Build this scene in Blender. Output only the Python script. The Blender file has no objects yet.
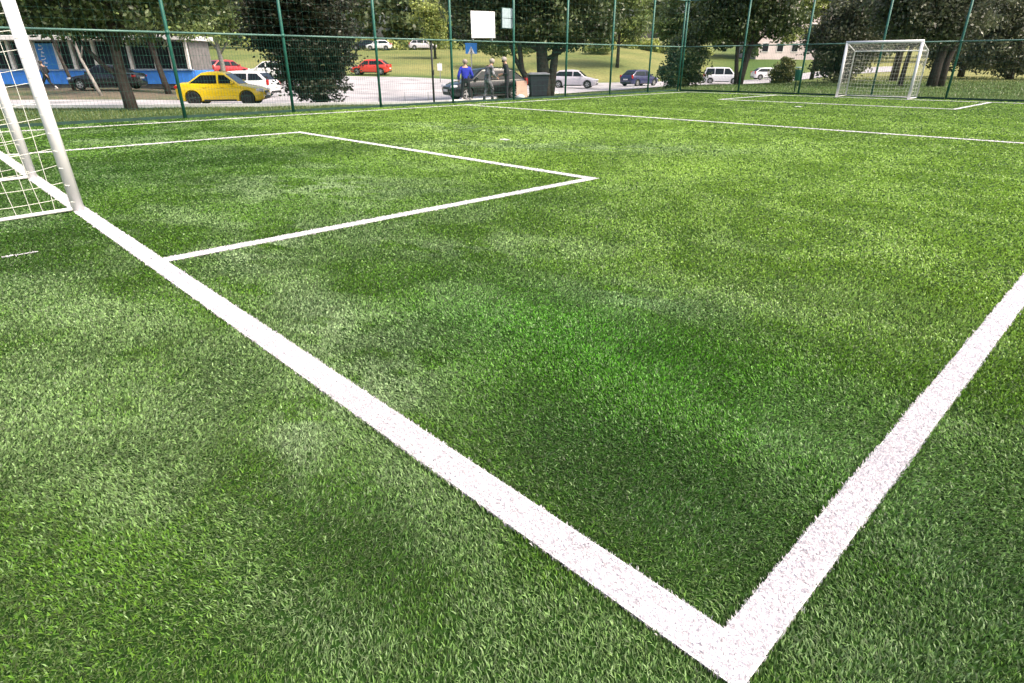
import bpy, bmesh, math, random
import numpy as np
from mathutils import Vector, Matrix
R = math.radians
rng = np.random.default_rng(7)
random.seed(7)
S = bpy.context.scene
COL = S.collection

# ------------------------------------------------------------------ survey frame
CX, CY, CH = 0.36, -1.071, 1.298          # where the photographer stands, eye height
PITCH, YAW, FPX = 0.43084, -0.80369, 606.3
FW = Vector((math.sin(YAW), math.cos(YAW)))  # horizontal heading
RT = Vector((math.cos(YAW), -math.sin(YAW)))
KH = FPX / math.cos(PITCH)

def spot(a, t):
    """ground point on bearing a (0..1024 across the view) at depth t metres"""
    q = (a - 512.0) / KH
    return (CX + t * (FW.x + RT.x * q), CY + t * (FW.y + RT.y * q))

ANG_R = math.atan2(RT.y, RT.x)

# ------------------------------------------------------------------ helpers
def tag(o, label=None, cat=None, group=None, kind=None):
    if label: o['label'] = label
    if cat: o['category'] = cat
    if group: o['group'] = group
    if kind: o['kind'] = kind
    return o

def empty(name, loc=(0, 0, 0), rz=0.0, label=None, cat=None, group=None):
    o = bpy.data.objects.new(name, None)
    o.empty_display_size = 0.2
    COL.objects.link(o)
    o.location = loc
    o.rotation_euler = (0, 0, rz)
    return tag(o, label, cat, group)

def link(name, me, mats, parent=None, smooth=None):
    if not isinstance(mats, (list, tuple)): mats = [mats]
    for m in mats: me.materials.append(m)
    o = bpy.data.objects.new(name, me)
    COL.objects.link(o)
    if parent: o.parent = parent
    if smooth:
        me.polygons.foreach_set('use_smooth', [True] * len(me.polygons))
        if smooth < 3: me.set_sharp_from_angle(angle=smooth)
    return o

def build(name, bm, mats, parent=None, smooth=None):
    me = bpy.data.meshes.new(name)
    bmesh.ops.recalc_face_normals(bm, faces=bm.faces)
    bm.to_mesh(me); bm.free()
    return link(name, me, mats, parent, smooth)

def copy_tree(o, parent=None):
    c = o.copy(); COL.objects.link(c)
    if parent: c.parent = parent
    for ch in list(o.children): copy_tree(ch, c)
    return c

def box(bm, c, s, rot=None, bev=0.0, mi=0):
    g = bmesh.ops.create_cube(bm, size=1.0)
    vs = g['verts']
    M = Matrix.Diagonal((s[0], s[1], s[2], 1))
    if rot is not None: M = rot.to_4x4() @ M
    M = Matrix.Translation(c) @ M
    bmesh.ops.transform(bm, matrix=M, verts=vs)
    fs = set(f for v in vs for f in v.link_faces)
    if bev > 0:
        es = set(e for v in vs for e in v.link_edges)
        r = bmesh.ops.bevel(bm, geom=list(es), offset=bev, segments=2, profile=0.5, affect='EDGES')
        fs = set(r['faces']) | set(f for f in fs if f.is_valid)
    for f in fs:
        if f.is_valid: f.material_index = mi
    return vs

def tube(bm, pts, rad, n=6, caps=True, mi=0):
    pts = [Vector(p) for p in pts]
    if not hasattr(rad, '__len__'): rad = [rad] * len(pts)
    rings = []
    ref = None
    for i, p in enumerate(pts):
        if i == 0: d = pts[1] - p
        elif i == len(pts) - 1: d = p - pts[i - 1]
        else: d = pts[i + 1] - pts[i - 1]
        d.normalize()
        if ref is None:
            ref = Vector((1, 0, 0)) if abs(d.x) < .8 else Vector((0, 1, 0))
        a = (ref - d * ref.dot(d)).normalized(); b = d.cross(a); ref = a
        rings.append([bm.verts.new(p + (a * math.cos(6.28318 * k / n) + b * math.sin(6.28318 * k / n)) * rad[i]) for k in range(n)])
    for i in range(len(rings) - 1):
        for k in range(n):
            f = bm.faces.new((rings[i][k], rings[i][(k + 1) % n], rings[i + 1][(k + 1) % n], rings[i + 1][k]))
            f.smooth = True; f.material_index = mi
    if caps:
        bm.faces.new(rings[0][::-1]).material_index = mi
        bm.faces.new(rings[-1]).material_index = mi

def quads_mesh(name, verts, nv, faces_per, cols=None):
    """verts (N*nv,3); faces_per: list of index tuples within one item"""
    n = len(verts) // nv
    me = bpy.data.meshes.new(name)
    me.vertices.add(len(verts))
    me.vertices.foreach_set('co', np.asarray(verts, np.float32).ravel())
    base = (np.arange(n) * nv)[:, None]
    loops = np.concatenate([base + np.array(f)[None, :] for f in faces_per], axis=1).ravel()
    tot = np.array([len(f) for f in faces_per])
    starts = np.concatenate([[0], np.cumsum(tot)[:-1]])
    L = tot.sum()
    me.loops.add(len(loops))
    me.loops.foreach_set('vertex_index', loops.astype(np.int32))
    me.polygons.add(n * len(faces_per))
    me.polygons.foreach_set('loop_start', ((np.arange(n) * L)[:, None] + starts[None, :]).ravel().astype(np.int32))
    me.update(calc_edges=True)
    if cols is not None:
        at = me.color_attributes.new('Col', 'FLOAT_COLOR', 'POINT')
        c = np.ones((n, nv, 4), np.float32); c[:, :, :3] = cols[:, None, :]
        at.data.foreach_set('color', c.ravel())
    return me

_tab = rng.random((256, 256))
def vnoise(x, y, sc, seed=0):
    x = np.asarray(x) * sc + seed * 17.3; y = np.asarray(y) * sc + seed * 31.7
    xi = np.floor(x).astype(int); yi = np.floor(y).astype(int)
    fx = x - xi; fy = y - yi
    fx = fx * fx * (3 - 2 * fx); fy = fy * fy * (3 - 2 * fy)
    g = lambda i, j: _tab[i % 256, j % 256]
    return (g(xi, yi) * (1 - fx) + g(xi + 1, yi) * fx) * (1 - fy) + (g(xi, yi + 1) * (1 - fx) + g(xi + 1, yi + 1) * fx) * fy
def fbm(x, y, sc, seed=0, o=4):
    r = 0; a = 1; s = 0
    for k in range(o):
        r = r + a * vnoise(x, y, sc * 2 ** k, seed + k); s += a; a *= .5
    return r / s
def sstep(a, b, x):
    t = np.clip((np.asarray(x, float) - a) / (b - a), 0, 1); return t * t * (3 - 2 * t)

# ------------------------------------------------------------------ materials
def mat(name, col, rough=.6, var=.12, scale=8.0, metal=0.0, spec=.5, bump=0.0, alpha=None, coat=0.0):
    m = bpy.data.materials.new(name); m.use_nodes = True
    N, Lk = m.node_tree.nodes, m.node_tree.links
    b = N['Principled BSDF']
    b.inputs['Roughness'].default_value = rough
    b.inputs['Metallic'].default_value = metal
    b.inputs['Specular IOR Level'].default_value = spec
    b.inputs['Coat Weight'].default_value = coat
    tc = N.new('ShaderNodeTexCoord')
    n = N.new('ShaderNodeTexNoise'); n.inputs['Scale'].default_value = scale; n.inputs['Detail'].default_value = 5
    Lk.new(tc.outputs['Object'], n.inputs['Vector'])
    r = N.new('ShaderNodeValToRGB')
    c = Vector(col)
    r.color_ramp.elements[0].position = .3; r.color_ramp.elements[1].position = .7
    r.color_ramp.elements[0].color = (*(c * (1 - var)), 1)
    r.color_ramp.elements[1].color = (*[min(1, v * (1 + var)) for v in c], 1)
    Lk.new(n.outputs['Fac'], r.inputs['Fac']); Lk.new(r.outputs['Color'], b.inputs['Base Color'])
    if bump:
        bp = N.new('ShaderNodeBump'); bp.inputs['Strength'].default_value = bump; bp.inputs['Distance'].default_value = .02
        Lk.new(n.outputs['Fac'], bp.inputs['Height']); Lk.new(bp.outputs['Normal'], b.inputs['Normal'])
    return m

def leafmat(name, transl=.3, rough=.55, spec=.3, sheen=.0):
    m = bpy.data.materials.new(name); m.use_nodes = True
    N, Lk = m.node_tree.nodes, m.node_tree.links
    b = N['Principled BSDF']; b.inputs['Roughness'].default_value = rough; b.inputs['Specular IOR Level'].default_value = spec
    b.inputs['Sheen Weight'].default_value = sheen; b.inputs['Sheen Tint'].default_value = (.85, 1, .6, 1)
    at = N.new('ShaderNodeAttribute'); at.attribute_name = 'Col'
    Lk.new(at.outputs['Color'], b.inputs['Base Color'])
    if transl > 0:
        tr = N.new('ShaderNodeBsdfTranslucent'); Lk.new(at.outputs['Color'], tr.inputs['Color'])
        mx = N.new('ShaderNodeMixShader'); mx.inputs[0].default_value = transl
        Lk.new(b.outputs[0], mx.inputs[1]); Lk.new(tr.outputs[0], mx.inputs[2])
        Lk.new(mx.outputs[0], N['Material Output'].inputs['Surface'])
    return m

M = dict(
    white=mat('white_paint', (.80, .79, .80), .45, .06, 5),
    net=mat('net_cord', (.78, .78, .70), .7, .08, 20),
    line=mat('white_turf_base', (.74, .72, .74), .9, .1, 60),
    green=mat('green_steel', (.015, .115, .085), .45, .2, 6),
    rail=mat('weathered_green_steel', (.10, .20, .17), .5, .25, 4),
    dkgreen=mat('dark_green_board', (.012, .05, .035), .7, .3, 5),
    bark=mat('bark', (.055, .042, .036), .9, .4, 9, bump=.8),
    pale=mat('pale_bark', (.30, .28, .26), .9, .35, 7, bump=.5),
    tyre=mat('tyre_rubber', (.018, .018, .018), .85, .2, 20),
    rim=mat('alloy', (.55, .55, .56), .35, .1, 12, metal=.7),
    dkrim=mat('dark_wheel', (.03, .03, .032), .5, .2, 12),
    glass=mat('car_glass', (.012, .015, .02), .22, .2, 3, spec=.25),
    trim=mat('black_plastic', (.02, .02, .02), .6, .2, 20),
    lamp=mat('clear_lamp', (.75, .75, .78), .15, .1, 20),
    red=mat('red_lamp', (.45, .015, .012), .2, .15, 20),
    plate=mat('number_plate', (.75, .75, .74), .5, .06, 20),
    concrete=mat('concrete', (.42, .40, .40), .85, .15, 3, bump=.2),
    kerb=mat('pale_kerb', (.70, .68, .68), .8, .1, 6),
    blue=mat('blue_cladding', (.05, .24, .80), .5, .14, 2.5),
    kwin=mat('kiosk_glass', (.015, .016, .024), .25, .4, 1.5, spec=.25),
    cream=mat('white_column', (.72, .70, .70), .6, .1, 4),
    plinth=mat('grey_plinth', (.16, .15, .15), .85, .25, 3),
    skin=mat('skin', (.50, .30, .22), .55, .08, 15),
    steel=mat('grey_steel', (.28, .29, .30), .5, .15, 8),
    bin=mat('bin_plastic', (.02, .022, .036), .55, .2, 5),
    board=mat('pale_board', (.66, .44, .34), .85, .12, 4),
    signw=mat('sign_white', (.80, .78, .80), .5, .04, 10),
    signb=mat('sign_blue', (.03, .20, .62), .45, .06, 10),
    signg=mat('sign_pale', (.38, .48, .52), .4, .1, 10),
    leaf=leafmat('foliage', .28, .38, .5),
    turf=leafmat('turf_blades', .34, .42, .4, sheen=.3),
    wturf=leafmat('white_turf_blades', .45, .8, .1),
)

# ------------------------------------------------------------------ world, sun, camera
SUN_EL = R(52)
sv = FW * -.45 + RT * .89                   # sun stands to the right, a little behind the viewer
SUN_ROT = math.atan2(sv.x, sv.y)            # compass style for the sky
w = bpy.data.worlds.new('World'); S.world = w; w.use_nodes = True
nt = w.node_tree
sky = nt.nodes.new('ShaderNodeTexSky'); sky.sky_type = 'NISHITA'; sky.sun_disc = False
sky.sun_elevation = SUN_EL; sky.sun_rotation = SUN_ROT; sky.air_density = 1.0; sky.dust_density = 7.0; sky.ozone_density = .3
bg = nt.nodes['Background']; bg.inputs['Strength'].default_value = .15
nt.links.new(sky.outputs[0], bg.inputs['Color'])
sl = bpy.data.lights.new('sun', 'SUN'); sl.energy = 1.5; sl.angle = R(10); sl.color = (1, .92, .80)
so = bpy.data.objects.new('sun', sl); COL.objects.link(so)
sd = Vector((sv.x * math.cos(SUN_EL), sv.y * math.cos(SUN_EL), math.sin(SUN_EL)))
so.rotation_euler = (-sd).to_track_quat('-Z', 'Y').to_euler()
so.location = sd * 60
cd = bpy.data.cameras.new('camera'); cam = bpy.data.objects.new('camera', cd); COL.objects.link(cam)
cd.sensor_width = 36; cd.lens = FPX / 1024 * 36; cd.clip_end = 2000; cd.clip_start = .05
ROLL = -0.00174
fw3 = Vector((math.cos(PITCH) * FW.x, math.cos(PITCH) * FW.y, -math.sin(PITCH)))
r3 = Vector((RT.x, RT.y, 0)); u3 = r3.cross(fw3)
r4 = r3 * math.cos(ROLL) + u3 * math.sin(ROLL); u4 = -r3 * math.sin(ROLL) + u3 * math.cos(ROLL)
mw = Matrix((r4, u4, -fw3)).transposed().to_4x4(); mw.translation = (CX, CY, CH)
cam.matrix_world = mw
S.camera = cam
S.view_settings.view_transform = 'Standard'; S.view_settings.look = 'None'
S.view_settings.gamma = 1; S.view_settings.exposure = 1.0
S.render.film_transparent = False

# ------------------------------------------------------------------ terrain
XL, XR, YB, YT = -17.62, 6.0, -6.0, 28.18       # the artificial turf
TB = {-150: ([14, 22, 28, 35, 40, 60, 100, 160, 420], [0, -.2, -.5, -.5, -.28, -.2, 1.5, 5, 14]),
      100: ([16, 22, 28, 35, 40, 60, 100, 160, 420], [0, -.2, -.5, -.5, -.26, -.2, 1.5, 5, 14]),
      240: ([18, 24, 30, 42, 52, 65, 80, 110, 160, 420], [0, -.25, -.53, -.66, -.4, .2, .6, 3.2, 6, 15]),
      375: ([20, 25, 32, 45, 60, 70, 75, 110, 130, 160, 420], [0, -.2, -.6, -.6, -.2, .14, .45, 3.2, 3.8, 6, 15]),
      600: ([26, 34, 45, 58, 66, 74, 90, 110, 160, 420], [0, -.3, -.65, -.78, -.9, -.6, 1.7, 3.6, 7, 16]),
      730: ([29, 42, 60, 80, 92, 110, 160, 420], [0, 0, -.6, -1.1, -1.0, 1.2, 4, 13]),
      900: ([25, 40, 60, 90, 160, 420], [0, 0, 0, .3, 3, 12])}
_k = np.array(sorted(TB))
def terrain_z(x, y):
    x = np.atleast_1d(np.asarray(x, float)); y = np.atleast_1d(np.asarray(y, float))
    dx, dy = x - CX, y - CY
    t = dx * FW.x + dy * FW.y; s = dx * RT.x + dy * RT.y
    tt = np.maximum(t, 6.0)
    a = np.clip(s / tt * KH + 512, _k[0], _k[-1])
    cols = np.array([np.interp(tt, *TB[k]) for k in _k])
    i = np.clip(np.searchsorted(_k, a) - 1, 0, len(_k) - 2)
    f = (a - _k[i]) / (_k[i + 1] - _k[i]); f = f * f * (3 - 2 * f)
    ar = np.arange(len(x))
    z = cols[i, ar] * (1 - f) + cols[i + 1, ar] * f
    z = np.where(t < 6, 0, z)
    z = z + (fbm(x, y, .12, 3) - .5) * .12 * sstep(35, 60, t) * sstep(3, 12, np.abs(t - 65) + 6)
    d = np.hypot(np.maximum(np.maximum(XL - x, x - XR), 0), np.maximum(np.maximum(YB - y, y - YT), 0))
    return -.08 + (z + .08) * sstep(.0, .25, d)
def gz(x, y): return float(terrain_z(x, y)[0])
def place(a, t):
    x, y = spot(a, t); return Vector((x, y, gz(x, y)))

def grid_mesh(name, X, Y, Z, cols=None):
    ny, nx = X.shape
    me = bpy.data.meshes.new(name)
    me.vertices.add(nx * ny)
    me.vertices.foreach_set('co', np.stack([X, Y, Z], -1).astype(np.float32).ravel())
    idx = np.arange(nx * ny).reshape(ny, nx)
    q = np.stack([idx[:-1, :-1], idx[:-1, 1:], idx[1:, 1:], idx[1:, :-1]], -1).reshape(-1, 4)
    me.loops.add(q.size); me.loops.foreach_set('vertex_index', q.ravel().astype(np.int32))
    me.polygons.add(len(q)); me.polygons.foreach_set('loop_start', (np.arange(len(q)) * 4).astype(np.int32))
    me.polygons.foreach_set('use_smooth', np.ones(len(q), bool))
    me.update(calc_edges=True)
    if cols is not None:
        at = me.color_attributes.new('Col', 'FLOAT_COLOR', 'POINT')
        c = np.ones((nx * ny, 4), np.float32); c[:, :3] = cols.reshape(-1, 3)
        at.data.foreach_set('color', c.ravel())
    return me

def ground_mat():
    m = bpy.data.materials.new('rough_grass'); m.use_nodes = True
    N, Lk = m.node_tree.nodes, m.node_tree.links
    b = N['Principled BSDF']; b.inputs['Roughness'].default_value = .9; b.inputs['Specular IOR Level'].default_value = .15
    at = N.new('ShaderNodeAttribute'); at.attribute_name = 'Col'
    tc = N.new('ShaderNodeTexCoord')
    n = N.new('ShaderNodeTexNoise'); n.inputs['Scale'].default_value = 3.5; n.inputs['Detail'].default_value = 8; n.inputs['Roughness'].default_value = .7
    Lk.new(tc.outputs['Object'], n.inputs['Vector'])
    r = N.new('ShaderNodeValToRGB'); r.color_ramp.elements[0].position = .3; r.color_ramp.elements[1].position = .72
    r.color_ramp.elements[0].color = (.5, .5, .5, 1); r.color_ramp.elements[1].color = (1.35, 1.3, 1.25, 1)
    Lk.new(n.outputs['Fac'], r.inputs['Fac'])
    mx = N.new('ShaderNodeMix'); mx.data_type = 'RGBA'; mx.blend_type = 'MULTIPLY'; mx.inputs['Factor'].default_value = 1
    Lk.new(at.outputs['Color'], mx.inputs[6]); Lk.new(r.outputs['Color'], mx.inputs[7]); Lk.new(mx.outputs[2], b.inputs['Base Color'])
    bp = N.new('ShaderNodeBump'); bp.inputs['Strength'].default_value = .6; bp.inputs['Distance'].default_value = .06
    Lk.new(n.outputs['Fac'], bp.inputs['Height']); Lk.new(bp.outputs['Normal'], b.inputs['Normal'])
    return m

rad = np.concatenate([np.arange(.5, 40, .5), np.arange(40, 120, 1.5), np.geomspace(120, 900, 24)])
ang = np.linspace(0, 2 * math.pi, 361)
RR, AA = np.meshgrid(rad, ang)
GX = CX + RR * np.cos(AA); GY = CY + RR * np.sin(AA)
GZ = terrain_z(GX.ravel(), GY.ravel()).reshape(GX.shape)
tdep = (GX - CX) * FW.x + (GY - CY) * FW.y
sdep = (GX - CX) * RT.x + (GY - CY) * RT.y
av = sdep / np.maximum(tdep, 5) * KH + 512
lawn = np.array([.075, .135, .035]); dry = np.array([.30, .29, .115]); dirt = np.array([.17, .145, .11])
wd = sstep(66, 76, tdep) * sstep(60, 300, av) * (1 - sstep(680, 760, av)) * np.clip(.05 + 1.1 * fbm(GX, GY, .16, 5), 0, 1)
wd = np.maximum(wd, .75 * sstep(45, 56, tdep) * sstep(760, 900, av))  # dry tint on the far right lawn paints in sunlight
wb = sstep(34.5, 35.5, tdep) * (1 - sstep(50, 60, tdep)) * (1 - sstep(215, 250, av)) * (.5 + .5 * sstep(.35, .6, fbm(GX, GY, .5, 9)))
gc = lawn[None, None] * (1 - wd[..., None]) + dry * wd[..., None]  # dry colour also paints the sunlight on the far right lawn
gc = gc * (1 - wb[..., None]) + dirt * wb[..., None]
o = link('ground', grid_mesh('ground', GX, GY, GZ, gc), ground_mat()); o['kind'] = 'structure'

# street and car park, draped 3 cm over the ground
ca = np.array([-260, 205, 228, 250, 290, 340, 450, 490, 540, 600, 650, 740, 820, 900])
c0 = np.array([28.9, 28.9, 28.9, 28.9, 28.7, 28.4, 28.4, 31.5, 40, 50, 55, 70, 76, 82])
c1 = np.array([35.0, 35.0, 38, 50, 63, 67, 66, 66, 66, 71, 73, 90, 96, 101])
aa = np.linspace(-260, 900, 300); ff = np.linspace(0, 1, 60)
A2, F2 = np.meshgrid(aa, ff)
T2 = np.interp(A2, ca, c0) * (1 - F2) + np.interp(A2, ca, c1) * F2
SX2, SY2 = CX + T2 * (FW.x + RT.x * (A2 - 512) / KH), CY + T2 * (FW.y + RT.y * (A2 - 512) / KH)
Z2 = terrain_z(SX2.ravel(), SY2.ravel()).reshape(SX2.shape) + .04
o = link('street', grid_mesh('street', SX2, SY2, Z2), mat('worn_paving', (.38, .36, .37), .85, .3, .55, bump=.15)); o['kind'] = 'structure'
bm = bmesh.new()       # kerb stones along the near side of the street
prev = None
for a in np.linspace(-260, 560, 140):
    t = float(np.interp(a, ca, c0)); ring = []
    for dt, dz in ((-.22, -.1), (-.22, .15), (.0, .16), (.02, -.1)):
        x, y = spot(a, t + dt); ring.append(bm.verts.new((x, y, gz(x, y) + dz)))
    if prev:
        for k in range(3): bm.faces.new((prev[k], prev[k + 1], ring[k + 1], ring[k]))
    prev = ring
o = build('kerb', bm, M['kerb'], None, .6); o['kind'] = 'structure'

# ------------------------------------------------------------------ pitch
W, L, HW, BX0, BX1, BD, LW = 16.52, 26.95, 13.05, -4.42, -12.12, 4.9, .118
h = LW / 2; hn = .060
RECTS = [(-W - h, hn, -hn - .008, hn), (-W - h, hn, L - h, L + h),              # goal lines
         (-hn + .012, hn - .002, hn, L - h), (-W - h, -W + h, hn, L - h),               # touchlines
         (-W + h, -hn + .012, HW - h, HW + h),                                       # halfway line
         (BX0 - h, BX0 + h, hn, BD + h), (BX1 - h, BX1 + h, hn, BD + h), (BX1 + h, BX0 - h, BD - h, BD + h),
         (BX0 - h, BX0 + h, L - BD - h, L - h), (BX1 - h, BX1 + h, L - BD - h, L - h), (BX1 + h, BX0 - h, L - BD - h, L - BD + h),
         (-8.28, -8.10, 6.94, 7.06), (-8.34, -8.14, 19.9, 20.1), (-5.336, -5.318, -.78, -.56)]
bm = bmesh.new()
for x0, x1, y0, y1 in RECTS:
    vs = [bm.verts.new((x, y, .010)) for x, y in ((x0, y0), (x1, y0), (x1, y1), (x0, y1))]
    bm.faces.new(vs)
o = build('pitch_lines', bm, M['line']); o['kind'] = 'structure'

tm = bpy.data.materials.new('turf_backing'); tm.use_nodes = True
N, Lk = tm.node_tree.nodes, tm.node_tree.links
b = N['Principled BSDF']; b.inputs['Roughness'].default_value = .95; b.inputs['Specular IOR Level'].default_value = .1
tc = N.new('ShaderNodeTexCoord'); n = N.new('ShaderNodeTexNoise'); n.inputs['Scale'].default_value = 60; n.inputs['Detail'].default_value = 6
Lk.new(tc.outputs['Object'], n.inputs['Vector']); r = N.new('ShaderNodeValToRGB')
r.color_ramp.elements[0].position = .35; r.color_ramp.elements[0].color = (.008, .024, .004, 1)
r.color_ramp.elements[1].position = .68; r.color_ramp.elements[1].color = (.026, .07, .010, 1)
Lk.new(n.outputs['Fac'], r.inputs['Fac']); Lk.new(r.outputs['Color'], b.inputs['Base Color'])
bm = bmesh.new()
box(bm, ((XL + XR) / 2, (YB + YT) / 2, -.06), (XR - XL, YT - YB, .12))
o = build('pitch_turf', bm, tm); o['kind'] = 'structure'

def in_line(x, y, e=0.0):
    m = np.zeros(len(x), bool)
    for x0, x1, y0, y1 in RECTS:
        m |= (x > x0 - e) & (x < x1 + e) & (y > y0 - e) & (y < y1 + e)
    return m

WORN = [(-1.9, .35, .55, 2.6, .8), (-4.3, .8, .8, 2.3, .7), (-2.7, .35, .7, 2.9, .75), (-3.2, 1.7, .8, .4, .4), (-1.6, 1.8, .7, .3, .5), (-1.6, -.32, .4, 2.4, .55),
        (-1.67, .08, .4, 2.8, .5), (.2, .28, .25, .8, .45), (-.75, -.66, .3, .3, .4), (-6.4, 2.2, 1.6, .6, .5), (-7.5, 6.5, 2.0, .5, .4), (-10.5, 8, 2.2, .3, .45), (-5.5, 8, 1.8, .6, .35)]
def blades(n_near, white=False):
    R0, R1, RM = .55, 2.2, 33.0
    half = R(70)
    A_near = half * (R1 ** 2 - R0 ** 2); rho = n_near / A_near
    n_far = int(2 * half * rho * R1 ** 2 * math.log(RM / R1))
    r = np.concatenate([np.sqrt(rng.random(n_near) * (R1 ** 2 - R0 ** 2) + R0 ** 2), R1 * np.exp(rng.random(n_far) * math.log(RM / R1))])
    th = (rng.random(len(r)) * 2 - 1) * half
    x = CX + r * (FW.x * np.cos(th) + RT.x * np.sin(th)); y = CY + r * (FW.y * np.cos(th) + RT.y * np.sin(th))
    jl = in_line(x + rng.normal(0, .003, len(x)), y + rng.normal(0, .003, len(x)))
    k = (x > XL + .02) & (x < XR) & (y > YB) & (y < YT - .02) & (jl == white)
    if not white: k &= rng.random(len(x)) < .8 + .2 * sstep(1.6, 4.5, r)
    x, y, r = x[k], y[k], r[k]; n = len(x)
    wd = np.minimum(.0013 + .0017 * r, .028) * (.7 + .6 * rng.random(n))
    ht = (.0105 + .0075 * rng.random(n)) * (1.22 if white else 1.0)
    if white: wd = wd * 1.25
    lay = fbm(x, y, .8, 11, 4) * 16.0 + rng.normal(0, 1.25, n)              # the pile lies in swirls
    mag = np.clip(.25 + .85 * fbm(x, y, 1.1, 21, 4) + rng.normal(0, .33, n), .05, 1.35)
    if white: mag = mag * .5
    else: mag = mag * (1 - .7 * in_line(x, y, .02))
    lx, ly = np.cos(lay), np.sin(lay)
    fa = lay + math.pi / 2 + rng.normal(0, .8, n)
    sx, sy = np.cos(fa) * wd / 2, np.sin(fa) * wd / 2
    ml, mt = ht * mag * .42, ht * mag * 1.05
    zm = ht * np.clip(1 - .35 * mag ** 2, .3, 1) * .62; zt = ht * np.clip(1 - .42 * mag ** 2, .22, 1)
    z0 = np.full(n, .0)
    P = np.empty((n, 5, 3), np.float32)
    P[:, 0] = np.stack([x - sx, y - sy, z0], 1); P[:, 1] = np.stack([x + sx, y + sy, z0], 1)
    P[:, 2] = np.stack([x + lx * ml - sx * .9, y + ly * ml - sy * .9, zm], 1)
    P[:, 3] = np.stack([x + lx * ml + sx * .9, y + ly * ml + sy * .9, zm], 1)
    P[:, 4] = np.stack([x + lx * mt, y + ly * mt, zt], 1)
    if white:
        c = np.array([.79, .765, .785])[None] * (1 - .08 * rng.random(n))[:, None]
        dirty = rng.random(n) < .02; c[dirty] *= .5
    else:
        g0 = np.array([.066, .190, .012]); g1 = np.array([.150, .305, .026]); pale = np.array([.36, .50, .25]); dk = np.array([.024, .090, .010]); vivid = np.array([.075, .33, .008]); glare = np.array([.32, .525, .068])
        lod = (1 - .72 * sstep(3.0, 9.0, r))[:, None]     # one far blade stands for many: less contrast between neighbours
        v = .5 + (rng.random(n)[:, None] - .5) * lod
        c = g0 * (1 - v) + g1 * v
        f = .8 * sstep(.50, .68, fbm(x * .8 + y * .5, y * .9 - x * .35, 1.7, 31, 5))[:, None]      # worn, bleached pile
        c = c * (1 - .5 * f) + pale * .5 * f
        f4 = (.92 * sstep(1.0, 6.6, y + .22 * x + 1.4 + 2.5 * (fbm(x, y, .3, 81, 3) - .5)))[:, None]     # far half paler and yellower: backlight and glare painted into the blades
        c = c * (1 - f4) + glare * (.8 + .4 * v) * f4
        for (px, py, pr, pa, ps) in WORN:
            ex = (x - px) * math.cos(pa) + (y - py) * math.sin(pa); ey = -(x - px) * math.sin(pa) + (y - py) * math.cos(pa)
            q = np.exp(-(ex / pr) ** 2 - (ey / (pr * .38)) ** 2) * min(1, ps * 1.5) * sstep(.34, .52, fbm(x + .4 * y, y * 1.8 - .6 * x, 3.4, 51, 4))
            c = c * (1 - q[:, None]) + pale * q[:, None]
        f2 = np.maximum(.8 * sstep(.5, .72, fbm(x, y, .35, 41, 3)), 1.7 * np.exp(-((x + .62) / .6) ** 2 - ((y - .45) / .34) ** 2) + .8 * np.exp(-((x + .95) / .45) ** 2 - ((y + .42) / .22) ** 2) + .8 * np.exp(-((x - .38) / .3) ** 2 - ((y - .75) / .5) ** 2))[:, None]                                   # fresher, deeper green pile, plus soft shade painted in near the corner
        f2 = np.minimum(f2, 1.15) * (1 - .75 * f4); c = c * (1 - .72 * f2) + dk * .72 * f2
        f3 = (np.exp(-((x + 1.3) / 1.3) ** 2 - ((y - 1.2) / .7) ** 2) * .8)[:, None]
        c = c * (1 - f3) + vivid * (.6 + .6 * v) * f3
        tip = rng.random(n) < .12 * (.25 + .75 * lod[:, 0]); c[tip] = c[tip] * .5 + pale * .5
        c *= 1 + .8 * (rng.random(n)[:, None] - .5) * lod
        dkb = rng.random(n) < .38 * lod[:, 0]; c[dkb] *= .4
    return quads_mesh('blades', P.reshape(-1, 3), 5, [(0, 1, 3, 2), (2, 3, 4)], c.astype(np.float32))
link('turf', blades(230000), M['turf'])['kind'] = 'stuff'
link('white_turf', blades(520000, True), M['wturf'])['kind'] = 'stuff'

def lawn():
    n = 190000; g = np.random.default_rng(3)
    a = g.uniform(-160, 1180, n); t = 13.5 * np.exp(g.random(n) * math.log(62 / 13.5))
    x = CX + t * (FW.x + RT.x * (a - 512) / KH); y = CY + t * (FW.y + RT.y * (a - 512) / KH)
    out = (x < XL - .03) | (y > YT + .03)
    k = out & (t < np.interp(a, ca, c0) - .35); x, y, t = x[k], y[k], t[k]; n = len(x)
    z = terrain_z(x, y) - .01
    wd = (.004 + .0011 * t) * g.uniform(.6, 1.3, n); ht = g.uniform(.04, .10, n) * (.6 + .9 * fbm(x, y, .7, 61, 3))
    th = g.uniform(0, 6.283, n); ld = g.uniform(0, 6.283, n); mg = g.uniform(.2, .9, n) * ht
    sx, sy = np.cos(th) * wd / 2, np.sin(th) * wd / 2
    P = np.stack([np.stack([x - sx, y - sy, z], 1), np.stack([x + sx, y + sy, z], 1),
                  np.stack([x + np.cos(ld) * mg, y + np.sin(ld) * mg, z + ht], 1)], 1)
    v = np.clip(.65 * fbm(x, y, .5, 71, 4) + .5 * g.random(n) - .1, 0, 1)[:, None]
    c = np.array([.055, .105, .025]) * (1 - v) + np.array([.19, .235, .075]) * v
    link('lawn_grass', quads_mesh('lawn_grass', P.reshape(-1, 3), 3, [(0, 1, 2)], c.astype(np.float32)), M['leaf'])['kind'] = 'stuff'
lawn()
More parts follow.
